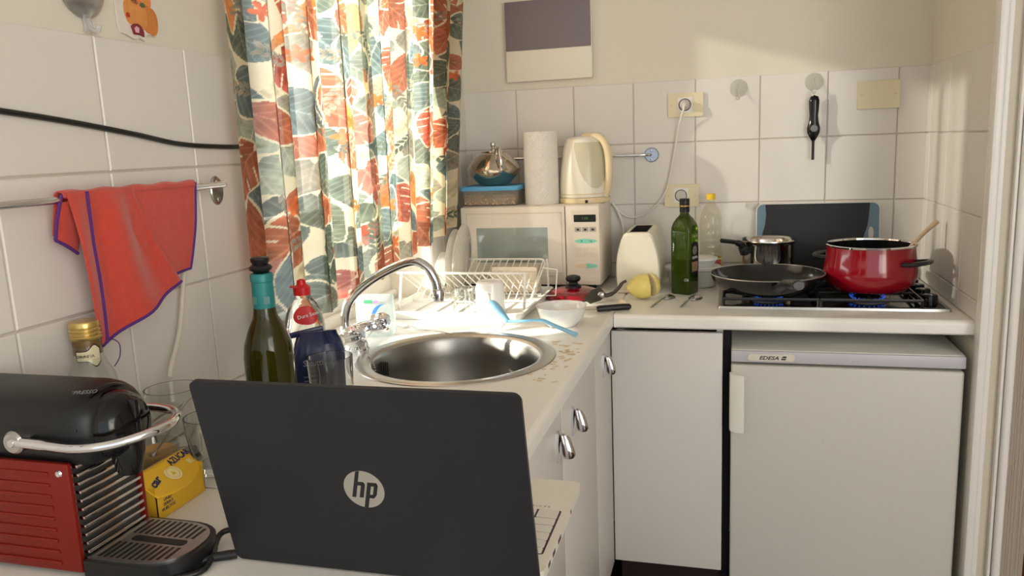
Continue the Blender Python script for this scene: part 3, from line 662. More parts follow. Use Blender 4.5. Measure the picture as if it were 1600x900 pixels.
MB(T(ix, TF-0.011, cz) @ RX(PI/2)).lathe([(0, 0), (0.0165, 0), (0.0165, 0.008), (0.012, 0.020), (0.006, 0.028), (0, 0.028)], 24).build('plug', P('plug_grey', (205, 200, 192), 0.4), t)
MB().tube(spline([(ix, -0.044, cz), (ix-0.004, -0.046, cz-0.02), (0.738, -0.026, 1.40), (0.720, -0.020, 1.30), (0.695, -0.018, 1.20), (0.640, -0.016, 1.135), (0.575, -0.018, 1.118), (0.53, -0.016, 1.15), (0.518, -0.008, 1.17)], 8), 0.0032, 8).build('cord', m_lead, t)
tag(MB().tube(spline([(0.518, -0.012, 1.165), (0.540, -0.022, 1.13), (0.553, -0.02, 1.08), (0.556, -0.018, 0.98), (0.560, -0.02, CT+0.006)], 8), 0.0036, 8).build('toaster_lead', m_lead), 'short pale lead running down between microwave and toaster', 'lead')
t = thing('blank_plate', 'blank cream junction cover on the tiles near the right wall', 'cover plate', (1.335, TF, 1.438))
MB().prism(rrect(1.276, 1.394, 1.438, 1.521, 0.003), 0, 0.009, T(0, TF, 0) @ FACE_BACK).build('cover_plate', P('socket_cream', (230, 218, 184)), t)
for x in (1.288, 1.382): MB().box(x-0.004, x+0.004, TF-0.0096, TF-0.008, 1.479, 1.4802).build('notch', P('notch_tan', (180, 165, 130)), t)
def suction_hook(x, z, label):
    t = thing('suction_hook', label, 'hook', (x, TF, z-0.03), 'clear suction hooks on the back wall')
    MB(T(x, TF, z) @ RX(PI/2)).lathe([(0, 0.001), (0.027, 0.0005), (0.0275, 0.002), (0.018, 0.006), (0.009, 0.012), (0.006, 0.013), (0, 0.013)], 32).build('cup', clear('suction_clear', (246, 246, 242), 0.12, 1.4, 0.14), t)
    MB().tube(spline([(x, TF-0.011, z+0.012), (x, TF-0.014, z), (x+0.001, TF-0.016, z-0.018), (x+0.003, TF-0.022, z-0.030), (x-0.002, TF-0.030, z-0.036), (x-0.009, TF-0.033, z-0.030)], 5), 0.0026, 8).build('hook', clear('hook_clear', (240, 240, 238), 0.08, 1.5, 0.35), t)
suction_hook(0.925, 1.522, 'empty clear suction hook above the plastic bottle')
suction_hook(1.150, 1.528, 'clear suction hook from which the black gas lighter hangs')
t = thing('gas_lighter', 'black gas lighter with a grey button hanging on the tiles', 'lighter', (1.150, -0.03, 1.285))
LR = [(0.004, 1.487), (0.012, 1.482), (0.0155, 1.470), (0.0145, 1.445), (0.0125, 1.425), (0.015, 1.405), (0.0195, 1.388), (0.0185, 1.373), (0.011, 1.358), (0.0062, 1.350)]
MB().loft([[(1.150+r*math.cos(a), -0.030+0.62*r*math.sin(a), z) for a in [2*PI*k/20 for k in range(20)]] for r, z in LR]).build('grip', m_gblack, t)
MB(T(1.150, -0.030, 1.290)).lathe([(0, 0), (0.0042, 0), (0.0042, 0.055), (0.0058, 0.060), (0, 0.061)], 14).build('barrel', m_black, t)
MB(T(1.151, -0.0405, 1.386) @ RX(PI/2)).lathe([(0, 0.003), (0.009, 0.0022), (0.011, 0), (0, -0.001)], 24).build('button', P('lighter_button', (120, 120, 124), 0.4), t)
MB().tube(spline([(1.146, -0.033, 1.484), (1.143, -0.034, 1.496), (1.150, -0.035, 1.5015), (1.157, -0.034, 1.496), (1.154, -0.033, 1.484)], 5), 0.0016, 8).build('loop', m_white, t)
t = thing('fuse_box', 'wall fuse box with a mauve-grey door over a cream strip', 'fuse box', (0.314, -0.016, 1.583))
MB().box(0.168, 0.461, -0.026, 0.0, 1.583, 1.845, 0.003).build('housing', P('fuse_cream', (236, 230, 212), 0.45, var=0.02), t)
MB().box(0.170, 0.459, -0.030, -0.026, 1.684, 1.842, 0.001).build('door', P('fuse_mauve', (126, 116, 120), 0.5, var=0.05), t)

# ------------------------------------------------------------------ left wall fittings
LF = 0.006
t = thing('towel_rail', 'chrome towel rail on the left wall carrying the red cloth', 'towel rail', (0.04, -1.7, 1.31))
rp = [(0.046, -2.35, 1.328), (0.046, -1.475, 1.328)]+spline([(0.046, -1.475, 1.328), (0.044, -1.466, 1.328), (0.037, -1.462, 1.328), (0.030, -1.466, 1.328), (0.028, -1.475, 1.328)], 4)+[Vector((0.028, -1.485, 1.327)), Vector((0.022, -1.497, 1.324)), Vector((LF, -1.502, 1.322))]
MB().tube(rp, 0.0052, 12).build('bar', m_chrome, t)
mt = MB(T(LF, -1.440, 1.316) @ RY(PI/2)).loft([[(0.026*sx*math.cos(a), 0.018*sx*math.sin(a), z) for a in [2*PI*k/32 for k in range(32)]] for sx, z in ((1, 0), (1, 0.002), (0.9, 0.004))]).build('mount_plate', m_steel, t)
for dz in (-0.016, 0.016): MB(T(LF+0.004, -1.440, 1.316+dz) @ RY(PI/2)).lathe([(0, 0.002), (0.003, 0.0018), (0.004, 0), (0, 0)], 10).build('screw', m_chrome, mt)
MB().tube([(LF, -1.440, 1.316), (0.028, -1.470, 1.327)], 0.004, 8).build('stay', m_chrome, t)

m_tow = P('red_microfibre', (204, 72, 56), 0.95, var=0.12, scale=90, bump=0.6, bscale=700, sheen=0.3)
m_hem = P('purple_stitching', (88, 44, 122), 0.8, var=0.15, scale=200)
t = thing('red_cloth', 'red microfibre cloth with purple stitched hem draped over the towel rail', 'cloth', (0.05, -1.71, 1.12))
def pl(pts, u):
    u = max(0, min(0.99999, u))*(len(pts)-1); i = int(u); f = u-i
    return (pts[i][0]*(1-f)+pts[i+1][0]*f, pts[i][1]*(1-f)+pts[i+1][1]*f)
def sheet(name, Lp, Rp, xf, nu=36, nv=40, par=None, th=0.0022):
    Ls = [(p.x, p.y) for p in spline([(a, b, 0) for a, b in Lp], 6)]; Rs = [(p.x, p.y) for p in spline([(a, b, 0) for a, b in Rp], 6)]
    def fn(u, v):
        a = pl(Ls, v); b = pl(Rs, v); y = a[0]*(1-u)+b[0]*u; z = a[1]*(1-u)+b[1]*u
        return (xf(u, v), y, z)
    f1 = [[fn(i/nu, j/nv) for i in range(nu+1)] for j in range(nv+1)]
    mb = MB().grid(fn, nu, nv)
    o = mb.build(name, m_tow, t, recalc=False, sharp=180); md = o.modifiers.new('thickness', 'SOLIDIFY'); md.thickness = th; md.offset = 0
    return o, fn
fo, ff = sheet('front_fold', [(-1.826, 1.337), (-1.824, 1.305), (-1.821, 1.26), (-1.813, 1.197), (-1.806, 1.141), (-1.800, 1.120)], [(-1.705, 1.337), (-1.672, 1.26), (-1.634, 1.184)],
    lambda u, v: 0.056+0.012*v*math.sin(PI*u)+0.010*min(1, 2.5*v)*math.sin(11*u+1+1.5*v)*(1-0.5*v)+0.005*math.sin(5*v+3*u)*v)
bo, bf = sheet('back_fold', [(-1.735, 1.336), (-1.72, 1.27), (-1.66, 1.191)], [(-1.558, 1.336), (-1.566, 1.27), (-1.578, 1.225), (-1.588, 1.197)],
    lambda u, v: 0.053+0.002*math.sin(6*u)*v-0.006*v+(0.004*max(0, v-0.5)))
lo, lf = sheet('left_fold', [(-1.829, 1.335), (-1.836, 1.30), (-1.836, 1.275)], [(-1.790, 1.336), (-1.795, 1.29), (-1.800, 1.252)], lambda u, v: 0.050-0.014*v+0.002*math.sin(4*u), 12, 14)
def wrapfn(u, v):
    a = PI*v; y = -1.829+u*0.272; r = 0.0085+0.0012*math.sin(9*u*3)*math.sin(a)
    return (0.046+r*math.cos(a), y, 1.3305+r*math.sin(a)*1.0)
o = MB().grid(wrapfn, 60, 10).build('top_fold', m_tow, t, recalc=False, sharp=180); md = o.modifiers.new('thickness', 'SOLIDIFY'); md.thickness = 0.002; md.offset = 0
def backfn(u, v): return (0.0375-0.012*v, -1.829+u*0.272, 1.3305-v*(0.05+0.02*math.sin(3*u)))
o = MB().grid(backfn, 20, 10).build('rear_fold', m_tow, t, recalc=False, sharp=180); md = o.modifiers.new('thickness', 'SOLIDIFY'); md.thickness = 0.002
def stitch(par, pts): MB().tube([Vector(p)+Vector((0.0012, 0, 0)) for p in pts], 0.0023, 7).build('hem', m_hem, par)
stitch(fo, [ff(u/20, 1.0) for u in range(21)])
stitch(fo, [(ff(0.27-0.22*(v/20)**1.2, v/20)[0]+0.0015, *ff(0.27-0.22*(v/20)**1.2, v/20)[1:]) for v in range(21)])
stitch(bo, [bf(1.0, v/16) for v in range(17)]); stitch(bo, [bf(u/10, 1.0) for u in range(11)]); stitch(lo, [lf(u/8, 1.0) for u in range(9)]); stitch(lo, [lf(0, v/8) for v in range(9)])
MB().tube(spline([(0.060, -1.802, 1.122), (0.062, -1.790, 1.128), (0.064, -1.778, 1.118), (0.064, -1.780, 1.100), (0.062, -1.790, 1.088)], 5), 0.0008, 5).build('loose_thread', m_hem, fo)

tag(MB().tube(spline([(0.011, -2.35, 1.475), (0.011, -2.05, 1.462), (0.011, -1.857, 1.444), (0.011, -1.75, 1.432), (0.0115, -1.634, 1.416), (0.011, -1.53, 1.400), (0.011, -1.42, 1.394), (0.011, -1.323, 1.393), (0.011, -1.27, 1.393)], 8), 0.0042, 8).build('black_cable', m_black), 'black cable running along the left tiled wall above the towel rail', 'cable')
t = thing('wall_hook', 'silver suction hook with a clear tongue at the top of the left wall', 'hook', (LF, -1.697, 1.56))
MB(T(0.002, -1.697, 1.622) @ RY(PI/2)).lathe([(0, 0.001), (0.040, 0.001), (0.041, 0.004), (0.034, 0.012), (0.022, 0.018), (0, 0.021)], 40).build('cup', P('hook_silver', (176, 174, 172), 0.28, 0.75), t)
MB().box(0.006, 0.011, -1.704, -1.690, 1.560, 1.592, 0.002).tube(spline([(0.010, -1.697, 1.580), (0.014, -1.697, 1.566), (0.024, -1.697, 1.562), (0.028, -1.697, 1.570)], 5), 0.0035, 8).build('tongue', clear('hook_clear', (240, 240, 238)), t)
# pumpkin wall plaque
t = thing('pumpkin_plaque', 'cut-out wall plaque printed with an orange pumpkin and a fig', 'plaque', (0.004, -1.585, 1.562))
LM = T(0.001, 0, 0) @ RZ(PI/2) @ RX(PI/2)
def lprism(pts, z0, z1): return MB().prism(pts, z0, z1, LM)
MBp = [(-1.632, 1.70), (-1.631, 1.580), (-1.627, 1.570), (-1.615, 1.568), (-1.600, 1.563), (-1.588, 1.566), (-1.577, 1.562), (-1.572, 1.572), (-1.556, 1.575), (-1.545, 1.583), (-1.541, 1.600), (-1.545, 1.612), (-1.548, 1.625), (-1.546, 1.70)]
lprism(MBp, 0, 0.004).build('board', P('plaque_white', (228, 220, 210), 0.5), t)
pc = (-1.580, 1.600)
m_pk = P('pumpkin_orange', (222, 150, 82), 0.55, var=0.25, scale=70); lobes = []
for k, (dy, w) in enumerate(((-0.024, 0.013), (0.024, 0.013), (-0.013, 0.013), (0.014, 0.013), (0, 0.012))):
    pts = [(pc[0]+dy+w*math.cos(2*PI*q/20), pc[1]+dy*-0.25+0.0215*math.sin(2*PI*q/20)) for q in range(20)]
    lprism(pts, 0.004, 0.0046+0.0003*k).build('pumpkin_lobe', P('pumpkin_orange_deep', (212, 132, 66), 0.55, var=0.2, scale=70) if k % 2 else m_pk, t)
st = []
for q in range(16): r = 0.008 if q % 2 else 0.0045; st.append((pc[0]+0.004+r*math.cos(2*PI*q/16), pc[1]+0.017+0.6*r*math.sin(2*PI*q/16)))
lprism(st, 0.004, 0.0064).build('pumpkin_stalk', P('stalk_green', (76, 104, 70), 0.6), t)
lprism([(-1.590+0.013*math.cos(2*PI*q/18), 1.628+0.012*math.sin(2*PI*q/18)) for q in range(18)], 0.004, 0.0052).build('peach', P('peach_print', (226, 128, 88), 0.55, var=0.2, scale=60), t)
lprism([(-1.566+0.012*math.cos(2*PI*q/18), 1.625+0.014*math.sin(2*PI*q/18)) for q in range(18)], 0.004, 0.0050).build('pear', P('pear_print', (226, 146, 78), 0.55, var=0.2, scale=60), t)
lprism([(-1.606, 1.582), (-1.602, 1.570), (-1.588, 1.570), (-1.580, 1.568), (-1.580, 1.576), (-1.585, 1.584), (-1.592, 1.587), (-1.600, 1.586)], 0.004, 0.0066).build('fig', P('fig_red', (136, 46, 58), 0.55, var=0.2), t)
lprism([(-1.601, 1.579), (-1.599, 1.573), (-1.592, 1.573), (-1.590, 1.580), (-1.596, 1.583)], 0.006, 0.0070).build('fig_flesh', P('fig_pink', (226, 178, 182), 0.55), t)
lprism([(-1.6095+0.004*math.cos(2*PI*q/12), 1.598+0.004*math.sin(2*PI*q/12)) for q in range(12)], 0.004, 0.0052).build('berry', P('berry_red', (190, 50, 52), 0.5), t)
# pale hose below the towel
tag(MB().tube(spline([(0.022, -1.565, 1.25), (0.022, -1.570, 1.19), (0.022, -1.580, 1.155), (0.026, -1.605, 1.09), (0.036, -1.645, 1.045), (0.046, -1.664, 1.031)], 8), 0.0042, 10).build('pale_hose', P('hose_ivory', (222, 212, 196), 0.4)), 'pale ivory hose hanging down the tiles behind the red cloth', 'hose')

# ------------------------------------------------------------------ drainer area
# tray
t = thing('drip_tray', 'white plastic drip tray under the dish rack', 'tray', (0.18, -0.52, CT))
mb = MB(); rg = lambda i, z: [(x, y, z) for x, y in rrect(-0.035+i, 0.375-i, -0.715+i, -0.315-i, 0.02)]
mb.loft([rg(0.008, CT+0.0008), rg(0.0, CT+0.020), rg(-0.002, CT+0.024), rg(0.006, CT+0.024), rg(0.012, CT+0.010), rg(0.03, CT+0.006)])
mb.build('tray_body', P('tray_white', (238, 236, 230), 0.35, var=0.02), t)
for k in range(5): MB().box(0.03+k*0.065, 0.036+k*0.065, -0.67, -0.36, CT+0.006, CT+0.009).build('rib', P('tray_white', (238, 236, 230)), t)
# wire dish rack, folding X frame
m_wire = P('white_coated_wire', (236, 233, 224), 0.4, var=0.02)
t = thing('dish_rack', 'white wire dish rack with a folding cross frame on the tray', 'dish rack', (0.17, -0.46, CT+0.007))
RZ0, RZ1 = CT+0.014, 1.020
fr_y, bk_y = -0.582, -0.315
def wire(name, pts, r, par=t): return MB().tube(pts, r, 8).build(name, m_wire, par)
wire('front_rail', [(-0.035, fr_y, RZ1), (0.352, fr_y, RZ1)], 0.0035)
wire('back_rail', [(0.0, bk_y, RZ1)]+[(0.33, bk_y, RZ1)]+spline([(0.33, bk_y, RZ1), (0.343, bk_y, RZ1-0.003), (0.348, bk_y-0.008, RZ1-0.014)], 4)+[Vector((0.352, -0.53, RZ0+0.004))], 0.0035)
wire('bottom_rail', [(-0.03, -0.50, RZ0), (0.352, -0.50, RZ0)], 0.0028); wire('bottom_rail', [(-0.03, -0.395, RZ0), (0.352, -0.395, RZ0)], 0.0028)
wf = MB().tube([(0, fr_y, RZ1), (0, -0.395, RZ0)], 0.0019, 6).build('wire', m_wire, t); wbk = MB().tube([(0, bk_y, RZ1), (0, -0.50, RZ0)], 0.0019, 6).build('wire', m_wire, t)
for k in range(17):
    for src, off in ((wf, 0.0), (wbk, 0.006)):
        x = -0.028+k*0.0228+off
        if k == 0: src.location.x = x; continue
        w = src.copy(); COL.objects.link(w); w.parent = t; w.location.x = x
for x in (-0.02, 0.354):
    wire('leg', spline([(x, fr_y, RZ1), (x, fr_y-0.012, RZ1-0.04), (x, fr_y-0.03, RZ0-0.006)], 4), 0.0042)
    wire('leg', spline([(x, bk_y, RZ1), (x, bk_y+0.004, RZ1-0.05), (x, bk_y+0.01, RZ0-0.006)], 4), 0.0035)
wire('end_frame', [(0.352, -0.37, 1.002), (0.404, -0.395, 1.000), (0.404, -0.43, 0.928), (0.352, -0.44, 0.928)], 0.0022)
# cutlery holder
def basket():
    mb = MB(); z0, z1 = CT+0.016, 1.005; nx_, nz_ = 20, 8
    for face in range(4):
        for j in range(nz_*3):
            for i in range(nx_*3 if face < 2 else 12):
                hole = (i % 3 == 1 and j % 3 == 1 and 2 < j < nz_*3-3)
                if hole: continue
                w = 0.145/(nx_*3) if face < 2 else 0.055/12; h = (z1-z0)/(nz_*3); u = i*w; z = z0+j*h
                if face == 0: q = [(0.19+u, -0.375, z), (0.19+u+w, -0.375, z), (0.19+u+w, -0.375, z+h), (0.19+u, -0.375, z+h)]
                elif face == 1: q = [(0.19+u, -0.320, z), (0.19+u+w, -0.320, z), (0.19+u+w, -0.320, z+h), (0.19+u, -0.320, z+h)]
                else:
                    X = 0.19 if face == 2 else 0.335; q = [(X, -0.375+u, z), (X, -0.375+u+w, z), (X, -0.375+u+w, z+h), (X, -0.375+u, z+h)]
                mb.add(q, [(0, 1, 2, 3)])
    mb.add([(0.19, -0.375, z0), (0.335, -0.375, z0), (0.335, -0.32, z0), (0.19, -0.32, z0)], [(0, 1, 2, 3)])
    return mb
tag(weld(basket().build('cutlery_basket', P('basket_cream', (226, 212, 188), 0.45), sharp=30)), 'cream perforated cutlery basket inside the wire rack', 'basket')
# plates standing in the rack
def plate_up(x, y, r, lean, label):
    M = T(x, y, CT+0.018+r*math.cos(lean)) @ RZ(0.06) @ RY(PI/2+lean)
    o = MB(M).lathe([(0, 0.010), (r*0.58, 0.010), (r*0.64, 0.006), (r*0.98, 0.001), (r, 0.0), (r, 0.002), (r*0.66, 0.0085), (r*0.60, 0.013), (0, 0.013)], 56).build('plate', clear('plate_opal', (225, 222, 216), 0.12, 1.45, 0.8, (240, 236, 230)))
    return tag(o, label, 'plate', 'plates standing in the dish rack')
plate_up(0.104, -0.40, 0.108, 0.10, 'tall opal plate standing upright in the rack, nearest the microwave window')
plate_up(0.082, -0.41, 0.100, 0.06, 'opal plate half hidden behind the tall plate in the rack')
plate_up(0.055, -0.47, 0.070, 0.16, 'small opal saucer at the window end of the rack')
# mug, upside down
t = thing('white_mug', 'white mug upside down on the tray with its handle towards us', 'mug', (0.272, -0.658, CT+0.0095))
MB(T(0.272, -0.658, CT+0.0095)).lathe([(0.0375, 0.0), (0.0395, 0.0015), (0.0405, 0.03), (0.0400, 0.075), (0.036, 0.090), (0.030, 0.0935), (0.028, 0.0915), (0, 0.0905), (0, 0.087), (0.034, 0.086), (0.0375, 0.07), (0.038, 0.03)], 40).build('body', m_porc, t)
MB().tube(spline([(0.283, -0.705, CT+0.072), (0.288, -0.722, CT+0.074), (0.292, -0.733, CT+0.058), (0.290, -0.730, CT+0.036), (0.284, -0.707, CT+0.028)], 6), 0.0052, 12).build('handle', m_porc, t)
def tumbler(name, x, y, z, r0, r1, h, label, cat, th=0.0022, flip=False, group=None):
    M = T(x, y, z) if not flip else T(x, y, z+h) @ RX(PI)
    o = MB(M).lathe(shell([(r0, 0), (r0*0.6+r1*0.4, h*0.35), (r1, h)], th, 0.007), 40).build(name, m_rglass)
    return tag(o, label, cat, group)
tumbler('drinking_glass', 0.196, -0.660, CT+0.0095, 0.024, 0.033, 0.072, 'small clear glass upside down on the tray beside the mug', 'glass', flip=True)
# bowl
t = tag(MB(T(0.487, -0.735, CT+0.0005)).lathe(shell([(0.036, 0), (0.040, 0.004), (0.056, 0.022), (0.0625, 0.042), (0.064, 0.050), (0.0665, 0.053)], 0.003, 0.006), 48).build('white_bowl', m_porc), 'white porcelain bowl standing beside the blue dish brush', 'bowl')
# knife and grey tool beside the bowl
t = thing('kitchen_knife', 'knife with a thick black handle lying across the worktop corner', 'knife', (0.55, -0.575, CT))
MB().tube([(0.552, -0.576, CT+0.0095), (0.558, -0.5735, CT+0.0105), (0.620, -0.544, CT+0.0105), (0.636, -0.537, CT+0.0100), (0.640, -0.535, CT+0.0095)], [0.007, 0.0088, 0.0092, 0.0088, 0.005], 14).build('handle', m_black, t)
MB().box(-0.001, 0.001, -0.006, 0.006, 0, 0.15, M=T(0.556, -0.574, CT+0.008) @ Vector((-0.90, -0.02, -0.012)).to_track_quat('Z', 'X').to_matrix().to_4x4()).build('blade', m_steel, t)
t = thing('can_opener', 'dark grey hand tool with a curved handle beside the red lid', 'kitchen tool', (0.535, -0.41, CT))
m_tool = P('tool_dark_grey', (88, 84, 78), 0.35, 0.7, var=0.1)
MB().loft([[(0.493, -0.455, CT+0.012), (0.515, -0.470, CT+0.002), (0.517, -0.466, CT+0.006), (0.496, -0.450, CT+0.016)], [(0.508, -0.425, CT+0.030), (0.540, -0.440, CT+0.006), (0.542, -0.434, CT+0.012), (0.511, -0.419, CT+0.034)], [(0.530, -0.405, CT+0.034), (0.552, -0.415, CT+0.016), (0.553, -0.409, CT+0.020), (0.532, -0.399, CT+0.037)]]).build('head', m_tool, t)
MB().tube(spline([(0.530, -0.415, CT+0.020), (0.552, -0.410, CT+0.016), (0.572, -0.405, CT+0.022), (0.588, -0.398, CT+0.036), (0.598, -0.392, CT+0.050), (0.610, -0.388, CT+0.056)], 6), [0.009]*12+[0.0075]*12+[0.006]*7, 12, flat=0.7).build('handle', m_tool, t)
MB(T(0.540, -0.422, CT+0.020) @ RX(PI/2)).lathe([(0, 0), (0.010, 0), (0.010, 0.008), (0.004, 0.012), (0, 0.012)], 16).build('wheel', m_steel, t)
# red lid
t = thing('red_pot_lid', 'dark red enamel pot lid with a black knob lying before the microwave', 'pot lid', (0.443, -0.352, CT))
MB(T(0.443, -0.352, CT)).lathe([(0.0, 0.022), (0.090, 0.001), (0.0935, 0.003), (0.0935, 0.007), (0.088, 0.011), (0.078, 0.018), (0.05, 0.0265), (0.02, 0.030), (0, 0.0305)], 56).build('dome', P('red_enamel', (130, 11, 27), 0.12, var=0.05, coat=0.5), t)
MB(T(0.443, -0.352, CT+0.029)).lathe([(0, 0), (0.024, 0.0), (0.024, 0.006), (0.015, 0.011), (0.013, 0.016), (0.021, 0.021), (0.0235, 0.027), (0.021, 0.034), (0.012, 0.037), (0, 0.0375)], 28).build('knob', m_black, t)
# blue dish brush
t = thing('dish_brush', 'sky-blue washing-up brush with white bristles propped at the sink', 'brush', (0.42, -0.81, CT))
m_bb = P('brush_blue', (134, 192, 226), 0.35, var=0.04)
bp_ = [(0.298, -0.745, 0.972), (0.320, -0.768, 0.962), (0.348, -0.800, 0.945), (0.366, -0.815, 0.936), (0.400, -0.812, 0.937), (0.447, -0.802, 0.938), (0.485, -0.822, 0.930), (0.548, -0.857, 0.917)]
MB().tube(spline(bp_[3:], 6), [0.0055]*12+[0.0068]*13, 12, flat=0.7).build('handle', m_bb, t)
hd_ = spline(bp_[:4], 6)
MB().tube(hd_, [0.006, 0.011, 0.0135, 0.0145, 0.015, 0.015, 0.015, 0.015, 0.0148, 0.0145, 0.014, 0.0135, 0.013, 0.012, 0.011, 0.010, 0.009, 0.008, 0.006], 14, flat=0.55).build('head', m_bb, t)
br = MB(); rnd = random.Random(3)
for i in range(2, 15):
    for k in range(5):
        p = hd_[i]+Vector((rnd.uniform(-.009, .009), rnd.uniform(-.006, .006), -0.004)); d = Vector((-0.55+rnd.uniform(-.22, .22), -0.25+rnd.uniform(-.2, .2), -0.8))*0.030
        e = p+d; e.z = max(e.z, CT+0.002); br.tube([p, e], 0.0011, 4)
br.build('bristles', P('bristle_white', (240, 240, 240), 0.6), t)
# fork behind the sink
t = tag(MB().tube(spline([(0.100, -0.815, CT+0.008), (0.125, -0.832, CT+0.004), (0.17, -0.850, CT+0.006), (0.235, -0.872, CT+0.004)], 6), [0.0022+0.0001*k for k in range(19)], 8, flat=0.5).tube([(0.100, -0.815, CT+0.008), (0.085, -0.806, CT+0.006), (0.075, -0.800, CT+0.003)], [0.003, 0.009, 0.009], 8, flat=0.15).tube([(0.075, -0.806, CT+0.004), (0.045, -0.790, CT+0.008)], 0.0014, 6).tube([(0.077, -0.800, CT+0.004), (0.047, -0.784, CT+0.008)], 0.0014, 6).tube([(0.079, -0.794, CT+0.004), (0.049, -0.778, CT+0.008)], 0.0014, 6).build('fork', m_steel), 'steel fork lying between the tray and the sink', 'fork')
# scraps on the worktop
sc = MB(); rnd = random.Random(5)
for k in range(70):
    a = rnd.gauss(0, 1); x = 0.535+rnd.gauss(0, 0.028); y = -1.02+rnd.gauss(0, 0.085)
    if (x-SX)**2+(y-SY)**2 < 0.232**2 or x > 0.583: continue
    l, w = rnd.uniform(0.003, 0.010), rnd.uniform(0.0015, 0.004); n = 7
    sc.prism([(l*math.cos(2*PI*q/n)*rnd.uniform(.7, 1.1), w*math.sin(2*PI*q/n)*rnd.uniform(.7, 1.1)) for q in range(n)], 0.0002, 0.0014, T(x, y, CT) @ RZ(rnd.uniform(-.5, .9)))
tag(sc.build('vegetable_scraps', P('scrap_cream', (216, 196, 158), 0.4, var=0.2, scale=60)), 'wet scraps scattered on the worktop right of the sink', 'scraps', kind='stuff')

# ------------------------------------------------------------------ bottles by the window
t = thing('wine_bottle', 'olive-green wine bottle with teal foil and a black stopper behind the laptop', 'wine bottle', (0.232, -1.664, CT))
WM = T(0.232, -1.664, CT+0.0005)
MB(WM).lathe([(0, 0.004), (0.030, 0), (0.0375, 0.004), (0.0375, 0.165), (0.035, 0.185), (0.027, 0.208), (0.0185, 0.226), (0.0158, 0.245), (0.0148, 0.282), (0.0135, 0.284)], 40).build('glass', P('olive_glass', (72, 68, 18), 0.06, trans=0.55, var=0.05, ior=1.45), t)
fl = MB(WM).lathe([(0.0166, 0.230), (0.0164, 0.262), (0.0158, 0.279), (0.0170, 0.280), (0.0170, 0.290), (0.0155, 0.292), (0.0, 0.292)], 32).build('foil', P('teal_foil', (44, 132, 132), 0.4, 0.1, var=0.05), t)
for a in (-1.9, -0.75): MB(WM @ RZ(a)).box(0.0162, 0.0168, -0.0045, 0.0045, 0.247, 0.258).build('foil_mark', P('foil_mark_grey', (96, 146, 138), 0.4), fl)
MB(WM).lathe([(0, 0.2925), (0.011, 0.2925), (0.0125, 0.295), (0.0165, 0.297), (0.0172, 0.300), (0.0155, 0.303), (0.012, 0.305), (0.0125, 0.308), (0.0140, 0.310), (0.0140, 0.3145), (0.012, 0.316), (0, 0.316)], 28).build('stopper', m_black, t)

t = thing('soap_bottle', 'clear dish-soap bottle with a red cap and a red label', 'soap bottle', (0.116, -1.362, CT))
SM = T(0.116, -1.362, CT+0.0005) @ RZ(0.4)
sec = [(0.036, 0.027, 0.0), (0.040, 0.031, 0.006), (0.040, 0.031, 0.055), (0.0355, 0.0275, 0.085), (0.0385, 0.030, 0.110), (0.0385, 0.030, 0.135), (0.034, 0.027, 0.160), (0.025, 0.021, 0.182), (0.0165, 0.0155, 0.193), (0.0145, 0.0145, 0.200)]
secs = []
for i in range(len(sec)-1):
    for k in range(4):
        f = k/4; secs.append(tuple(sec[i][j]*(1-f)+sec[i+1][j]*f for j in range(3)))
secs.append(sec[-1])
MB(SM).loft([sq_ring(a, b, z, 2.6, 36) for a, b, z in secs]).build('bottle', m_rglass, t)
cp = MB(SM).lathe([(0, 0.199), (0.0165, 0.199), (0.0165, 0.214), (0.012, 0.217), (0.009, 0.219), (0.008, 0.227), (0.004, 0.229), (0, 0.229)], 24).build('cap', P('red_cap', (206, 30, 34), 0.35, var=0.05), t)
MB(SM).box(-0.022, 0.0, -0.004, 0.004, 0.2135, 0.217, 0.001).build('spout_flap', P('red_cap', (206, 30, 34)), cp)
def on_sec(z, a):
    for i in range(len(secs)-1):
        if secs[i][2] <= z <= secs[i+1][2]:
            f = (z-secs[i][2])/(secs[i+1][2]-secs[i][2]); hx_, hy_ = secs[i][0]*(1-f)+secs[i+1][0]*f, secs[i][1]*(1-f)+secs[i+1][1]*f
            ca, sa = math.cos(a), math.sin(a); return Vector((hx_*math.copysign(abs(ca)**(2/2.6), ca), hy_*math.copysign(abs(sa)**(2/2.6), sa), z))
lb = MB(SM)
def lbl(u, v):
    th = -1.35+0.62*(u-0.5)*2; zc = 0.163+0.018*(v-0.5)*2*math.sqrt(max(0.02, 1-(2*u-1)**2)); p = on_sec(zc, th); return tuple(Vector((p.x*1.03, p.y*1.03, p.z)))
lb.grid(lbl, 20, 8); lbo = lb.build('label', P('label_red', (200, 34, 38), 0.4), t, sharp=180)
pm = on_sec(0.163, -1.35); nrm = Vector((pm.x*0.6, pm.y*1.4, 0.012)).normalized(); yv = (Vector((0, 0, 1))-nrm*nrm.z).normalized(); xv = yv.cross(nrm)
TMx = Matrix((xv, yv, nrm)).transposed().to_4x4(); TMx.translation = Vector((pm.x*1.06, pm.y*1.06, pm.z))
text('label_lettering', 'Dura Sxm', 0.0098, m_wprint, lbo, SM @ TMx @ T(0, 0, 0.0012) @ RZ(0.18), ext=0.0003)
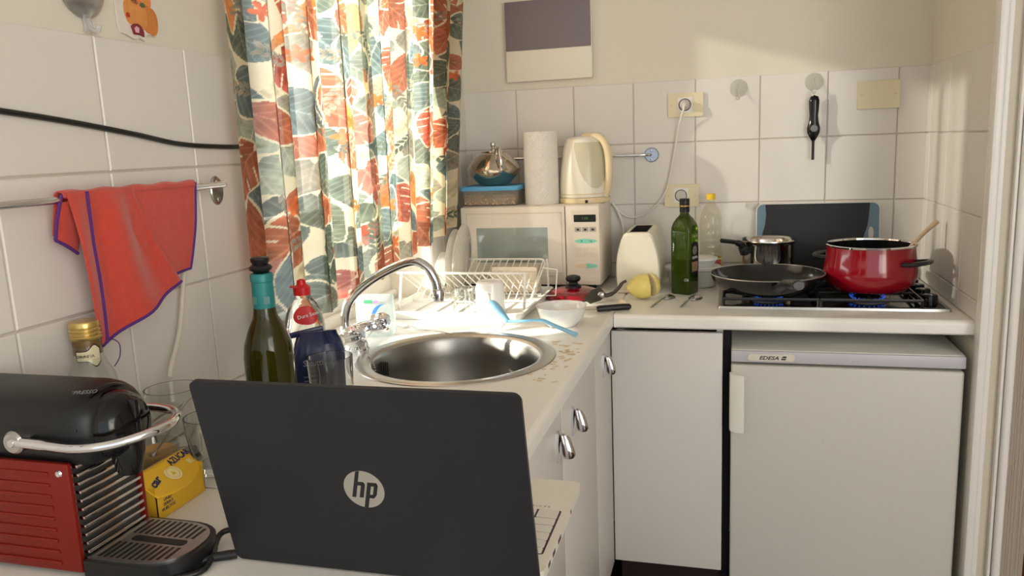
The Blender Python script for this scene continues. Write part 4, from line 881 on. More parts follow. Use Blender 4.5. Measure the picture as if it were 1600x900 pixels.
# dark blue packet
t = thing('blue_packet', 'dark blue food packet with a folded top in front of the soap bottle', 'packet', (0.186, -1.440, CT))
BM_ = T(0.186, -1.440, CT+0.0005) @ RZ(0.55)
m_bag = P('navy_foil', (30, 40, 76), 0.3, var=0.1, scale=30, bump=0.25, bscale=50)
prf = [(0.045, 0.024, 0.0, 5), (0.048, 0.027, 0.01, 4), (0.048, 0.027, 0.075, 3.4), (0.047, 0.025, 0.105, 3), (0.041, 0.019, 0.126, 2.6), (0.035, 0.010, 0.140, 2.3), (0.034, 0.004, 0.147, 2.2)]
rgs = []; rnd = random.Random(9)
for a, b, z, n in prf:
    r = sq_ring(a, b, z, n, 40); rgs.append([(x+0.0018*math.sin(5*q+z*70)*(z > 0.02), y+0.002*math.sin(3*q+z*90)*(z > 0.02), zz) for q, (x, y, zz) in enumerate(r)])
MB(BM_).loft(rgs).build('bag', m_bag, t)
MB(BM_).box(-0.034, 0.033, -0.010, -0.004, 0.140, 0.151, 0.0025, M=RX(-0.1) @ RY(-0.14) @ T(0.0, 0.012, 0.0)).build('folded_top', m_bag, t)
text('packet_lettering', 'Scotti', 0.0150, P('packet_silver', (150, 158, 176), 0.5), t, BM_ @ T(-0.012, -0.0290, 0.096) @ RX(PI/2-0.12), ext=0.0006)
MB(BM_).tube([(-0.005+0.0015*math.sin(k), -0.0285+0.0004*abs(k-6)*(k > 6), 0.004+k*0.0085) for k in range(12)], 0.0008, 5).build('seam', P('packet_silver', (150, 158, 176)), t)
tx_ = MB(BM_)
for k in range(9): tx_.box(-0.030, -0.030+random.uniform(0.010, 0.019), -0.0290, -0.0275, 0.010+k*0.0075, 0.0125+k*0.0075)
tx_.build('small_print', P('packet_grey_print', (92, 98, 122), 0.6), t)
tumbler('clear_tumbler', 0.242, -1.502, CT+0.0005, 0.034, 0.0395, 0.119, 'clear straight tumbler between the blue packet and the sink', 'glass')
# refill pouch
t = thing('detergent_pouch', 'translucent detergent pouch with a blue swoosh behind the tap', 'pouch', (0.035, -0.885, CT))
DM = T(0.035, -0.885, CT+0.0005) @ RZ(0.22)
MB(DM).loft([sq_ring(a, b, z, 3.2, 36) for a, b, z in ((0.046, 0.018, 0), (0.050, 0.022, 0.006), (0.050, 0.021, 0.06), (0.049, 0.015, 0.092), (0.048, 0.006, 0.102), (0.048, 0.003, 0.106))]).build('pouch', clear('pouch_film', (238, 244, 242), 0.12, 1.4, 0.55, (232, 240, 240)), t)
arc = []
for k in range(17): a = 1.35+k*0.115; arc.append((0.012+0.030*math.cos(a), 0.050+0.034*math.sin(a)))
for k in range(16, -1, -1): a = 1.35+k*0.115; rr_ = 1-0.28*math.sin(PI*min(1, 0.15+(1-k/16)*0.9))-0.02; arc.append((0.012+0.030*rr_*math.cos(a), 0.050+0.034*rr_*math.sin(a)))
MB(DM).prism(arc, 0, 0.0006, T(0.012, -0.0226, 0.0) @ RX(PI/2)).build('swoosh', P('swoosh_blue', (60, 130, 214), 0.4), t)
MB(DM).prism(rrect(-0.024, -0.002, 0.086, 0.095, 0.002), 0, 0.0006, T(0, -0.0195, 0) @ RX(PI/2)).build('green_mark', P('mark_green', (86, 176, 130), 0.4), t)
MB(DM).prism(rrect(-0.001, 0.012, 0.087, 0.093, 0.002), 0, 0.0006, T(0, -0.0195, 0) @ RX(PI/2)).build('pink_mark', P('mark_pink', (208, 142, 200), 0.4), t)

# ------------------------------------------------------------------ right worktop
t = thing('toaster', 'cream upright toaster seen end-on beside the microwave', 'toaster', (0.632, -0.16, CT))
m_to = P('toaster_cream', (236, 230, 210), 0.32, var=0.02)
TXc = 0.632
half = [(0.060, 0.010), (0.0645, 0.03), (0.0665, 0.06), (0.0655, 0.09), (0.062, 0.118), (0.056, 0.145), (0.049, 0.166), (0.043, 0.180), (0.036, 0.186)]
full = [(w, z) for w, z in half]+[(-w, z) for w, z in half[::-1]]
notch = [(w, z) for w, z in half]+[(0.027, 0.186), (0.027, 0.10), (-0.027, 0.10), (-0.027, 0.186)]+[(-w, z) for w, z in half[::-1]]
def tpr(poly, y0, y1, s0=1.0, s1=1.0):
    return [[(TXc+x*s0, y0, CT+0.010+(z-0.010)*(s0 if s0 < 1 else 1)) for x, z in poly], [(TXc+x*s1, y1, CT+0.010+(z-0.010)*(s1 if s1 < 1 else 1)) for x, z in poly]]
b_ = MB(); b_.loft(tpr(full, -0.292, -0.286, 0.95, 1.0)); b_.loft(tpr(full, -0.286, -0.262)); b_.loft(tpr(notch, -0.262, -0.075)); b_.loft(tpr(full, -0.075, -0.045))
b_.build('shell', m_to, t, sharp=30)
sl = MB().box(TXc-0.0262, TXc+0.0262, -0.261, -0.255, CT+0.11, CT+0.1865).box(TXc-0.0262, TXc+0.0262, -0.082, -0.076, CT+0.11, CT+0.1865).box(TXc-0.0268, TXc-0.0245, -0.255, -0.082, CT+0.102, CT+0.1868).box(TXc+0.0245, TXc+0.0268, -0.255, -0.082, CT+0.102, CT+0.1868).box(TXc-0.0268, TXc+0.0268, -0.255, -0.082, CT+0.1005, CT+0.104)
sl.build('slot_lining', P('slot_dark', (44, 38, 34), 0.5, 0.3), t)
for x in (-0.010, 0.010): MB().tube([(TXc+x, -0.255, CT+0.165), (TXc+x, -0.082, CT+0.165)], 0.0012, 6).build('slot_wire', m_steel, t)
MB().box(TXc-0.066, TXc+0.066, -0.294, -0.040, CT+0.0005, CT+0.0105, 0.004).build('foot', m_to, t)
# lemon
t = thing('cut_lemon', 'yellow lemon with a slice cut open in front of the toaster', 'lemon', (0.652, -0.372, CT))
LMx = axis_to((0.618, -0.395, CT+0.036), (0.93, 0.36, 0.06))
m_lem = P('lemon_peel', (230, 212, 122), 0.45, var=0.25, scale=25, bump=0.5, bscale=160); m_pith = P('lemon_pith', (244, 236, 196), 0.7, var=0.05); m_fl = P('lemon_flesh', (214, 178, 108), 0.35, var=0.25, scale=60)
MB(LMx).lathe([(0, -0.008), (0.006, -0.0065), (0.009, -0.002), (0.020, 0.006), (0.030, 0.018), (0.0355, 0.033), (0.0365, 0.046), (0.0355, 0.056)], 36).lathe([(0.0355, 0.056), (0.001, 0.056)], 36).build('peel', m_lem, t)
MB(LMx).lathe([(0.0352, 0.0563), (0.0305, 0.0566), (0.0, 0.0562)], 36).build('pith', m_pith, t)
MB(LMx).lathe([(0.0300, 0.0569), (0.0, 0.0569)], 36).build('flesh', m_fl, t)
SL = LMx @ T(0.001, 0.002, 0.067) @ RY(0.22)
MB(SL).lathe([(0, 0.0), (0.034, 0.0), (0.0345, 0.003), (0.031, 0.012), (0.022, 0.019), (0.008, 0.0235), (0, 0.024)], 36).build('end_slice', m_lem, t)
MB(SL).lathe([(0.0335, -0.0003), (0.029, -0.0006), (0.0, -0.0002)], 36).build('slice_pith', m_pith, t)
tag(MB(T(0.607, -0.468, CT+0.0085)).ball((0, 0, 0), 0.0085, 14, (1.25, 0.85, 0.95)).build('garlic_clove', P('garlic_cream', (238, 222, 180), 0.5, var=0.1)), 'small cream garlic clove behind the black knife handle', 'garlic')
# spoons
def spoon(bx_, by_, hx_, hy_, label, tilt=0.0, name='teaspoon'):
    d = Vector((hx_-bx_, hy_-by_, 0)); L_ = d.length; ang = math.atan2(d.y, d.x); M = T(bx_, by_, CT) @ RZ(ang)
    t = thing(name, label, 'spoon', (bx_, by_, CT), 'teaspoons beside the hob')
    MB(M).grid(lambda u, v: ((0.027*v)*math.cos(2*PI*u)-0.004, 0.0185*v*math.sin(2*PI*u)*(1-0.15*math.cos(2*PI*u)), 0.0105-0.0085*v*v), 28, 7).build('bowl', m_steel, t, recalc=False, sharp=180).modifiers.new('thickness', 'SOLIDIFY').thickness = 0.0012
    MB(M).tube(spline([(0.020, 0, 0.005), (0.03, 0, 0.010), (0.055, 0, 0.009), (L_, 0, 0.0035)], 6), [0.0026]*9+[0.003]*5+[0.0036]*5, 10, flat=0.5).build('handle', m_steel, t)
spoon(0.728, -0.365, 0.694, -0.510, 'steel teaspoon nearest the lemon, bowl towards the wall')
spoon(0.806, -0.372, 0.774, -0.504, 'steel teaspoon nearest the hob below the oil bottle')
# oil bottle
t = thing('oil_bottle', 'square dark-green olive oil bottle with black cap and label', 'oil bottle', (0.772, -0.275, CT))
OM = T(0.772, -0.275, CT+0.0005) @ RZ(rad(-24))
osec = [(0.030, 7, 0.0), (0.0325, 7, 0.004), (0.0325, 7, 0.185), (0.0322, 6, 0.200), (0.030, 4, 0.213), (0.024, 2.8, 0.226), (0.0165, 2.2, 0.235), (0.0135, 2, 0.240), (0.013, 2, 0.250)]
MB(OM).loft([sq_ring(h_, h_, z, n, 44) for h_, n, z in osec]).build('glass', P('green_glass', (84, 112, 30), 0.05, trans=0.72, var=0.05, ior=1.4), t)
MB(OM).loft([sq_ring(h_-0.003, h_-0.003, z, 6, 40) for h_, z in ((0.0325, 0.005), (0.0325, 0.105))]).build('oil', P('olive_oil', (52, 56, 10), 0.1, var=0.05), t)
MB(OM).lathe([(0, 0.246), (0.0148, 0.246), (0.0145, 0.262), (0.0150, 0.263), (0.0150, 0.284), (0.0135, 0.286), (0, 0.286)], 28).build('cap', m_black, t)
MB(OM).lathe([(0.0151, 0.262), (0.0153, 0.2625), (0.0153, 0.2655), (0.0151, 0.266)], 28).build('cap_band', P('gold_band', (190, 160, 90), 0.35, 0.6), t)
lb = MB(OM).prism(rrect(-0.024, 0.024, 0.058, 0.158, 0.018), 0, 0.0006, T(0.0326, 0, 0) @ RZ(PI/2) @ RX(PI/2)).build('label', P('label_black', (24, 22, 20), 0.5), t)
MB(OM).prism([(0.014*math.cos(2*PI*k/24), 0.132+0.013*math.sin(2*PI*k/24)) for k in range(24)], 0.0006, 0.0009, T(0.0326, 0, 0) @ RZ(PI/2) @ RX(PI/2)).build('label_medal', P('label_grey', (120, 116, 100), 0.5), lb)
MB(OM).box(0.0332, 0.0335, -0.018, 0.018, 0.068, 0.098).build('label_picture', P('label_tan', (150, 120, 92), 0.5, var=0.4, scale=60), lb)
text('label_lettering', 'OLIVA', 0.012, m_wprint, lb, OM @ T(0.0333, 0, 0.110) @ RZ(PI/2) @ RX(PI/2))
text('front_lettering', 'Oli', 0.012, m_wprint, t, OM @ T(0.022, -0.0328, 0.045) @ RX(PI/2), shear=0.2)
# plastic bottle
t = thing('plastic_bottle', 'empty clear plastic bottle with a yellow cap by the back wall', 'plastic bottle', (0.843, -0.075, CT))
QM = T(0.843, -0.075, CT+0.0005)
pr_ = [(0.028, 0), (0.0345, 0.005), (0.0345, 0.085)]
for k in range(4): pr_ += [(0.0345, 0.095+k*0.022), (0.0318, 0.103+k*0.022), (0.0345, 0.111+k*0.022)]
pr_ += [(0.035, 0.19), (0.033, 0.212), (0.025, 0.236), (0.014, 0.254), (0.0115, 0.262), (0.0115, 0.272)]
MB(QM).lathe([(0, 0.002)]+pr_, 40).build('bottle', clear('pet_bottle', (248, 248, 242), 0.05, 1.5, 0.03, (235, 230, 215)), t)
MB(QM).lathe([(0, 0.266), (0.0142, 0.266), (0.0142, 0.283), (0.013, 0.2845), (0, 0.2845)], 28).build('cap', P('yellow_cap', (240, 196, 44), 0.4, var=0.03), t)
lb = MB(QM).lathe([(0.0350, 0.035), (0.0353, 0.036), (0.0353, 0.079), (0.0350, 0.080)], 40).build('label', P('label_yellow', (224, 206, 120), 0.5, var=0.12, scale=30), t)
MB(QM).lathe([(0.0355, 0.058), (0.0356, 0.060), (0.0356, 0.074), (0.0355, 0.075)], 14, a0=-1.3, a1=-0.4).build('label_flash', P('label_pinkred', (196, 88, 84), 0.5), lb)
# white lidded dish
t = thing('white_dish', 'white oval plastic dish with a stacked lid behind the oil bottle', 'dish', (0.790, -0.155, CT))
mdish = P('dish_white', (222, 220, 212), 0.35, var=0.02)
MB(T(0.790, -0.165, CT+0.0005)).loft([sq_ring(a, b, z, 2.6, 44) for a, b, z in ((0.062, 0.038, 0), (0.070, 0.044, 0.006), (0.078, 0.050, 0.052), (0.086, 0.056, 0.056), (0.087, 0.057, 0.064), (0.083, 0.053, 0.067), (0.060, 0.036, 0.067))]).build('tub', mdish, t)
MB(T(0.802, -0.165, CT+0.0675)).loft([sq_ring(a, b, z, 2.4, 44) for a, b, z in ((0.052, 0.034, 0), (0.060, 0.040, 0.016), (0.066, 0.046, 0.020), (0.065, 0.045, 0.025), (0.050, 0.034, 0.030), (0.02, 0.014, 0.031))]).build('lid', mdish, t)

# ------------------------------------------------------------------ hob
t = thing('gas_hob', 'black four-burner gas hob in a steel frame with knobs at the right', 'hob', (1.165, -0.29, CT))
HX0, HX1, HY0, HY1 = 0.873, 1.452, -0.502, -0.068
def frame_ring(mb, x0, x1, y0, y1, w, z0, z1):
    r = lambda i, z: [(x, y, z) for x, y in rrect(x0+i, x1-i, y0+i, y1-i, 0.008)]
    mb.loft([r(0, z0), r(0.002, z1), r(w, z1), r(w, z0), r(0, z0)], caps=False)
mb = MB(); frame_ring(mb, HX0, HX1, HY0, HY1, 0.012, CT+0.0005, CT+0.007); mb.build('frame', m_steel, t)
MB().box(HX0+0.011, HX1-0.011, HY0+0.011, HY1-0.011, CT+0.0005, CT+0.0055).build('hotplate', P('black_enamel', (16, 16, 17), 0.10, var=0.1, coat=0.4), t)
BUR = [(1.010, -0.395, 0.030, True), (1.268, -0.385, 0.036, True), (1.010, -0.180, 0.036, False), (1.268, -0.180, 0.026, False)]
m_grate = P('cast_grate', (20, 20, 20), 0.35, var=0.1)
for bx_, by_, r, lit in BUR:
    b_ = MB(T(bx_, by_, CT+0.0055)).lathe([(0, 0), (r+0.02, 0), (r+0.018, 0.003), (r+0.004, 0.004), (r, 0.010), (0, 0.010)], 36).build('burner', P('burner_alloy', (120, 116, 110), 0.4, 0.8), t)
    MB(T(bx_, by_, CT+0.0155)).lathe([(0, 0), (r-0.003, 0), (r-0.002, 0.003), (r-0.006, 0.006), (0, 0.007)], 32).build('burner_cap', m_black, b_)
    if lit:
        fl = MB()
        for k in range(20):
            a = 2*PI*k/20; fl.lathe([(0.0, 0), (0.0022, 0.002), (0.0019, 0.006), (0.0, 0.0125)], 6, T(bx_+(r+0.002)*math.cos(a), by_+(r+0.002)*math.sin(a), CT+0.0125) @ RZ(a) @ RY(0.85))
        fl.build('flame', P('gas_flame', (60, 100, 220), 0.5, emit=(60, 110, 255), estr=0.28), b_)
def grate(cx):
    mb = MB(); z = CT+0.026; x0, x1, y0, y1 = cx-0.122, cx+0.122, -0.488, -0.082
    mb.tube([Vector(p) for p in ((x0, y0, z), (x1, y0, z), (x1, y1, z), (x0, y1, z))], 0.0042, 6, closed=True)
    mb.tube([(x0, -0.286, z), (x1, -0.286, z)], 0.0042, 6)
    for by_ in (-0.39, -0.182):
        for dx, dy in ((1, 0), (-1, 0), (0, 1), (0, -1)):
            a = Vector((cx+dx*0.020, by_+dy*0.020, z+0.004)); e = Vector((cx+dx*0.122, by_+dy*0.100, z)); mb.tube([a, e], 0.0040, 6)
    for x in (x0, x1):
        for y in (y0, y1, -0.286): mb.tube([(x, y, z), (x, y, CT+0.0055)], 0.0042, 6)
    return mb.build('pan_support', m_grate, t)
grate(1.010); grate(1.262)
MB().box(1.386, 1.440, -0.488, -0.085, CT+0.0055, CT+0.0075, 0.001).build('knob_strip', P('black_enamel', (16, 16, 17)), t)
for y in (-0.205, -0.282, -0.352, -0.436):
    k_ = MB(T(1.412, y, CT+0.0075)).lathe([(0, 0), (0.020, 0), (0.0205, 0.003), (0.0185, 0.024), (0.016, 0.026), (0, 0.0265)], 28).build('knob', m_gblack, t)
    MB(T(1.412, y, CT+0.034)).box(-0.0012, 0.0012, -0.017, -0.004, 0, 0.0006).build('pointer', m_wprint, k_)
PZ0 = CT+0.0345
# frying pan
t = thing('frying_pan', 'black non-stick frying pan with its handle towards us on the front burner', 'frying pan', (1.004, -0.395, PZ0))
FM = T(1.004, -0.395, PZ0)
MB(FM).lathe([(0, 0.0), (0.105, 0.0), (0.120, 0.003), (0.140, 0.018), (0.150, 0.036), (0.1535, 0.048), (0.1545, 0.0495), (0.1515, 0.0495), (0.147, 0.036), (0.137, 0.019), (0.118, 0.005), (0.0, 0.003)], 64).build('pan', P('nonstick_black', (20, 20, 20), 0.22, var=0.15, scale=30, coat=0.2), t)
MB(FM).lathe([(0.1515, 0.0490), (0.1525, 0.0508), (0.1545, 0.0508), (0.1555, 0.0490)], 64).build('rim', m_steel, t)
MB().tube(spline([(1.026, -0.540, PZ0+0.030), (1.030, -0.556, PZ0+0.034), (1.036, -0.575, PZ0+0.044), (1.044, -0.610, PZ0+0.056), (1.056, -0.66, PZ0+0.064), (1.066, -0.70, PZ0+0.068)], 6), [0.017]*5+[0.015]*6+[0.016]*12+[0.0165]*7+[0.013], 14, flat=0.75).build('handle', P('bakelite', (34, 34, 36), 0.3, var=0.1), t)
fd = MB()
for k in range(26):
    a = random.uniform(0, 6.28); r = 0.1*math.sqrt(random.random()); s = random.uniform(0.004, 0.008); fd.ball((r*math.cos(a), r*math.sin(a), 0.006), s, 8, (1, 0.8, 0.5), FM)
tag(fd.build('fried_pieces', P('browned_food', (150, 104, 60), 0.6, var=0.3, scale=50)), 'browned food pieces frying in the black pan', 'food', kind='stuff')
# casserole
t = thing('red_casserole', 'glossy dark red enamel casserole with a steel rim on the right burner', 'pot', (1.275, -0.362, PZ0))
CM = T(1.275, -0.362, PZ0)
MB(CM).lathe([(0, 0), (0.088, 0.0), (0.098, 0.004), (0.112, 0.020), (0.1195, 0.042), (0.1200, 0.055), (0.116, 0.080), (0.113, 0.105), (0.1125, 0.122)], 64).build('wall', P('red_enamel', (130, 11, 27)), t)
MB(CM).lathe([(0.1100, 0.122), (0.1105, 0.105), (0.113, 0.08), (0.117, 0.055), (0.1165, 0.042), (0.109, 0.021), (0.09, 0.004), (0, 0.003)], 64).build('inside', P('black_enamel_inside', (20, 18, 18), 0.2, var=0.1), t)
MB(CM).lathe([(0.1095, 0.1215), (0.1100, 0.1250), (0.1135, 0.1268), (0.1165, 0.1250), (0.1160, 0.1215)], 64).build('rim', m_chrome, t)
for a in (rad(-38), rad(142)):
    ca, sa = math.cos(a), math.sin(a)
    def hp_(u, v, w): return (1.275+ca*u-sa*v, -0.362+sa*u+ca*v, PZ0+w)
    MB().tube(spline([hp_(0.108, -0.036, 0.080), hp_(0.140, -0.040, 0.084), hp_(0.152, -0.020, 0.086), hp_(0.154, 0.0, 0.086), hp_(0.152, 0.020, 0.086), hp_(0.140, 0.040, 0.084), hp_(0.108, 0.036, 0.080)], 5), 0.0085, 12, flat=0.75).build('handle', P('bakelite', (34, 34, 36)), t)
t = tag(MB().tube(spline([(1.300, -0.390, PZ0+0.012), (1.36, -0.358, PZ0+0.090), (1.40, -0.336, PZ0+0.137), (1.435, -0.318, PZ0+0.168), (1.447, -0.312, PZ0+0.178)], 6), [0.006]*18+[0.0072]*7, 12).build('wooden_spoon', P('beech_wood', (186, 164, 134), 0.6, var=0.15, scale=20, stretch=(1, 1, 6))), 'wooden spoon standing in the red casserole against the right wall', 'spoon')
# saucepan
t = thing('steel_saucepan', 'small polished steel saucepan with a black handle on the back burner', 'saucepan', (1.015, -0.170, PZ0))
UM = T(1.015, -0.170, PZ0)
MB(UM).lathe([(0, 0), (0.068, 0), (0.074, 0.004), (0.076, 0.012), (0.076, 0.100), (0.079, 0.108), (0.084, 0.113), (0.0835, 0.116), (0.078, 0.112), (0.0735, 0.104), (0.0735, 0.012), (0.066, 0.004), (0, 0.003)], 56).build('pan', P('polished_pan_steel', (200, 196, 188), 0.13, 1.0, var=0.06), t)
MB().tube(spline([(0.948, -0.215, PZ0+0.078), (0.940, -0.224, PZ0+0.100), (0.925, -0.236, PZ0+0.113), (0.900, -0.256, PZ0+0.120), (0.880, -0.272, PZ0+0.124)], 6), [0.017]*6+[0.012]*7+[0.0085]*12, 14, flat=0.8).build('handle', P('bakelite', (34, 34, 36)), t)
# chopping board
t = thing('chopping_board', 'black chopping board with blue-grey grips leaning on the back wall', 'chopping board', (1.166, -0.04, CT))
lean = math.atan2(0.034, 0.245)
def BMx(dy=0): return T(0, -0.0555+dy, CT+0.0005) @ RX(-lean) @ FACE_BACK
bx0, bx1, bz = 0.983, 1.350, 0.247
MB(BMx()).prism(rrect(bx0, bx1, 0, bz, 0.022, 6), 0, 0.009).build('rim', P('board_rim', (214, 210, 202), 0.4), t)
MB(BMx()).prism(rrect(bx0+0.003, bx1-0.003, 0.003, bz-0.003, 0.020, 6), 0.009, 0.0098).build('grip_pads', P('board_bluegrey', (100, 126, 142), 0.5, var=0.05), t)
ed = [(bx0+0.030, 0.004), (bx0+0.020, 0.06), (bx0+0.016, 0.10), (bx0+0.020, 0.15), (bx0+0.028, 0.18), (bx0+0.031, 0.21), (bx0+0.028, bz-0.0035), (bx1-0.030, bz-0.0035), (bx1-0.033, 0.20), (bx1-0.036, 0.175), (bx1-0.050, 0.13), (bx1-0.055, 0.09), (bx1-0.045, 0.04), (bx1-0.030, 0.004)]
MB(BMx()).prism(ed, 0.0098, 0.0108).build('cutting_face', P('board_black', (26, 26, 27), 0.55, var=0.25, scale=200, bump=0.2, bscale=500), t)
gv = MB(BMx())
gp = rrect(bx0+0.045, bx1-0.062, 0.02, bz-0.018, 0.02, 5); gv.tube([(x, y, 0.0108) for x, y in gp], 0.0012, 6, closed=True)
gv.build('juice_groove', P('board_groove', (44, 44, 45), 0.5), t)
MB(BMx()).prism([(bx1-0.026+0.0075*math.cos(2*PI*k/24), 0.150+0.020*math.sin(2*PI*k/24)) for k in range(24)], 0.0098, 0.0102).build('grip_hole', P('board_hole', (196, 190, 180), 0.5), t)

# ------------------------------------------------------------------ laptop
t = thing('laptop', 'open dark grey laptop seen from behind its lid', 'laptop', (0.3549, -1.9484, CT))
LP = T(0.3549, -1.9484, CT) @ RZ(rad(0.53))
m_lid = P('lid_charcoal', (37, 38, 42), 0.42, 0.25, var=0.05, scale=4, bump=0.03, bscale=900); m_sil = P('laptop_silver', (232, 227, 216), 0.38, 0.2, var=0.02)
W_, D_ = 0.3645, 0.242
base = MB(LP).prism(rrect(0, W_, 0.008, D_, 0.010), 0.003, 0.0155).build('base', m_sil, t)
for x in (0.04, 0.32):
    for y in (0.03, 0.21): MB(LP).box(x-0.012, x+0.012, y-0.004, y+0.004, 0.0005, 0.003).build('rubber_foot', m_black, base)
MB(LP).prism(rrect(0.0085, W_-0.0085, 0.0465, 0.1535, 0.003), 0.01552, 0.0157).build('keyboard_well', P('key_gap', (58, 52, 54), 0.6), base)
# rows from the hinge towards the user, user's left is at larger x
m_key = P('key_silver', (224, 219, 208), 0.45, var=0.02)
KM = {}
def key(x0, x1, y0, y1):
    w, h = round(x1-x0, 4), round(y1-y0, 4)
    if (w, h) not in KM:
        o = MB().prism(rrect(0, w, 0, h, 0.0012, 2), 0, 0.0014).build('key', m_key, origin=(0, 0, 0)); KM[(w, h)] = o.data; bpy.data.objects.remove(o, do_unlink=True)
    o = bpy.data.objects.new('key', KM[(w, h)]); COL.objects.link(o); o.parent = base
    o.matrix_local = T(*(-Vector(base['_org']))) @ LP @ T(x0, y0, 0.0157)
kx1 = W_-0.0095; kx0 = 0.0095; g_ = 0.0030
rows_k = [(0.0482, 0.0098, [1]*16), (0.0606, 0.0150, [1]*13+[2, 1]), (0.0782, 0.0150, [1.5]+[1]*12+[1.5, 1]), (0.0958, 0.0150, [1.8]+[1]*11+[2.2, 1]), (0.1134, 0.0150, [2.3]+[1]*10+[2.7, 1]), (0.1310, 0.0200, [1.2, 1, 1, 1.1, 5.2, 1.1, 1, 1, 1, 1])]
for y0, h, ws in rows_k:
    tot = sum(ws); x = kx1; un = (kx1-kx0)/tot
    for w in ws: key(x-w*un+g_/2, x-g_/2, y0, y0+h); x -= w*un
MB(LP).prism(rrect(0.125, 0.235, 0.168, 0.236, 0.003), 0.01552, 0.0157).build('touchpad', P('touchpad_silver', (198, 191, 178), 0.3, 0.3), base)
text('base_lettering', 'PAVILION', 0.0052, P('base_print', (150, 143, 132), 0.5), base, LP @ T(W_-0.045, 0.1625, 0.0157) @ RZ(PI), spacing=1.9)
for y0, w in ((0.035, 0.010), (0.058, 0.013), (0.088, 0.016), (0.165, 0.005)): MB(LP).box(W_-0.0005, W_+0.0003, y0, y0+w, 0.006, 0.011).build('side_port', m_black, base)
TL = rad(12.0)
LD = LP @ T(0, 0.0, 0.004) @ RX(PI/2+TL)       # lid plane: x width, y up the lid, +z towards the camera
lid = MB(LD).prism(rrect(0, W_, 0, 0.2360, 0.009, 6), 0.0, 0.0055).build('lid', m_lid, t)
MB(LD).prism(rrect(0.0035, W_-0.0035, 0.006, 0.234, 0.007, 6), -0.0012, -0.0001).build('bezel', m_black, t)
MB(LD).prism(rrect(0.010, W_-0.010, 0.022, 0.226, 0.002, 3), -0.0016, -0.0013).build('screen', P('screen_glass', (30, 34, 42), 0.15), t)
MB(LD).tube([(0.04, 0.002, -0.002), (W_-0.04, 0.002, -0.002)], 0.0045, 12).build('hinge', m_black, t)
LG = LD @ T(0.1825, 0.1135, 0.0055) @ Matrix.Diagonal((0.0232, 0.0232, 1, 1))
m_logo = P('logo_silver', (172, 168, 158), 0.35, 0.4, var=0.03)
def clipc(poly):   # keep a letter stroke inside the badge circle
    return [(x/max(1, math.hypot(x, y)/0.995), y/max(1, math.hypot(x, y)/0.995)) for x, y in poly]
lg = MB(LG).prism([(math.cos(2*PI*k/64), math.sin(2*PI*k/64)) for k in range(64)], 0, 0.0003).build('logo_disc', m_logo, lid)
sh = lambda p: [(x+0.27*y, y) for x, y in p]
st_ = [[(-.54, -.46), (-.34, -.46), (-.34, .99), (-.54, .99)], [(-.34, .20), (-.10, .20), (-.10, .40), (-.34, .40)], [(-.17, -.46), (.03, -.46), (.03, .22), (-.01, .34), (-.10, .40), (-.17, .34)],
       [(.13, -.99), (.33, -.99), (.33, .40), (.13, .40)], [(.33, .20), (.56, .20), (.56, .40), (.33, .40)], [(.47, -.40), (.58, -.40), (.66, -.28), (.66, .24), (.60, .36), (.53, .40), (.47, .36)], [(.33, -.46), (.55, -.46), (.62, -.36), (.50, -.27), (.33, -.27)]]
lt = MB(LG)
for p in st_: lt.prism(clipc(sh(p)), 0.0003, 0.0005)
lt.build('logo_letters', m_lid, lg, smooth=False)
# leads at the laptop's left
def lead(name, pts, r, label, plug=None):
    t = thing(name, label, 'lead', pts[0])
    MB().tube(spline(pts, 8), r, 10).build('cord', m_black, t)
    if plug: MB().tube(plug[0], plug[1], 12).build('plug', m_black, t)
lead('laptop_lead', [(0.352, -1.922, CT+0.011), (0.332, -1.915, CT+0.016), (0.312, -1.925, CT+0.013), (0.334, -1.985, CT+0.0045), (0.305, -2.02, CT+0.0045), (0.34, -2.06, CT+0.0045), (0.40, -2.10, CT+0.0045)], 0.0036, 'upper black power lead curving from the laptop to the coffee machine')
lead('power_lead', [(0.350, -1.953, CT+0.006), (0.332, -1.962, CT+0.006), (0.315, -1.985, CT+0.0045), (0.312, -2.015, CT+0.0045), (0.318, -2.07, CT+0.0045)], 0.0032, 'lower black power lead with a ribbed plug beside the laptop', ([(0.353, -1.951, CT+0.0062), (0.346, -1.9545, CT+0.0062), (0.330, -1.963, CT+0.0062), (0.322, -1.972, CT+0.006)], [0.0056, 0.0058, 0.0052, 0.0034]))

# ------------------------------------------------------------------ coffee machine, facing +X
EY, EW = -1.970, 0.055
t = thing('coffee_machine', 'black capsule coffee machine with red ribbed sides and a chrome lever', 'coffee machine', (0.12, EY, CT))
m_red = P('red_metal', (128, 30, 20), 0.32, 0.35, var=0.06, scale=10)
MB().box(0.030, 0.196, EY-0.047, EY+0.047, CT+0.004, 1.050, 0.004).build('core', m_black, t)
hs = []
def esec(x, w, h0, h1, n=3.0):
    out = []
    for k in range(40):
        a = 2*PI*k/40; ca, sa = math.cos(a), math.sin(a); h = (h1-h0)/2
        out.append((x, EY+w*math.copysign(abs(ca)**(2/n), ca), (h0+h1)/2+h*math.copysign(abs(sa)**(2/n), sa)))
    return out
HH = [(0.015, 0.044, 1.045, 1.108), (0.020, 0.050, 1.036, 1.118), (0.03, 0.0535, 1.034, 1.124), (0.19, 0.0545, 1.034, 1.124), (0.205, 0.054, 1.034, 1.122), (0.216, 0.051, 1.036, 1.118), (0.226, 0.045, 1.042, 1.111), (0.230, 0.036, 1.05, 1.108)]
MB().loft([esec(*q) for q in HH]).build('housing', P('machine_black', (20, 20, 21), 0.45, var=0.1), t, sharp=60)
nz_ = MB(T(0.214, EY, 1.077) @ RY(PI/2)).lathe([(0, 0.0), (0.040, 0.0), (0.0395, 0.014), (0.036, 0.026), (0.028, 0.035), (0.012, 0.040), (0, 0.041)], 40).build('brew_head', m_gblack, t)
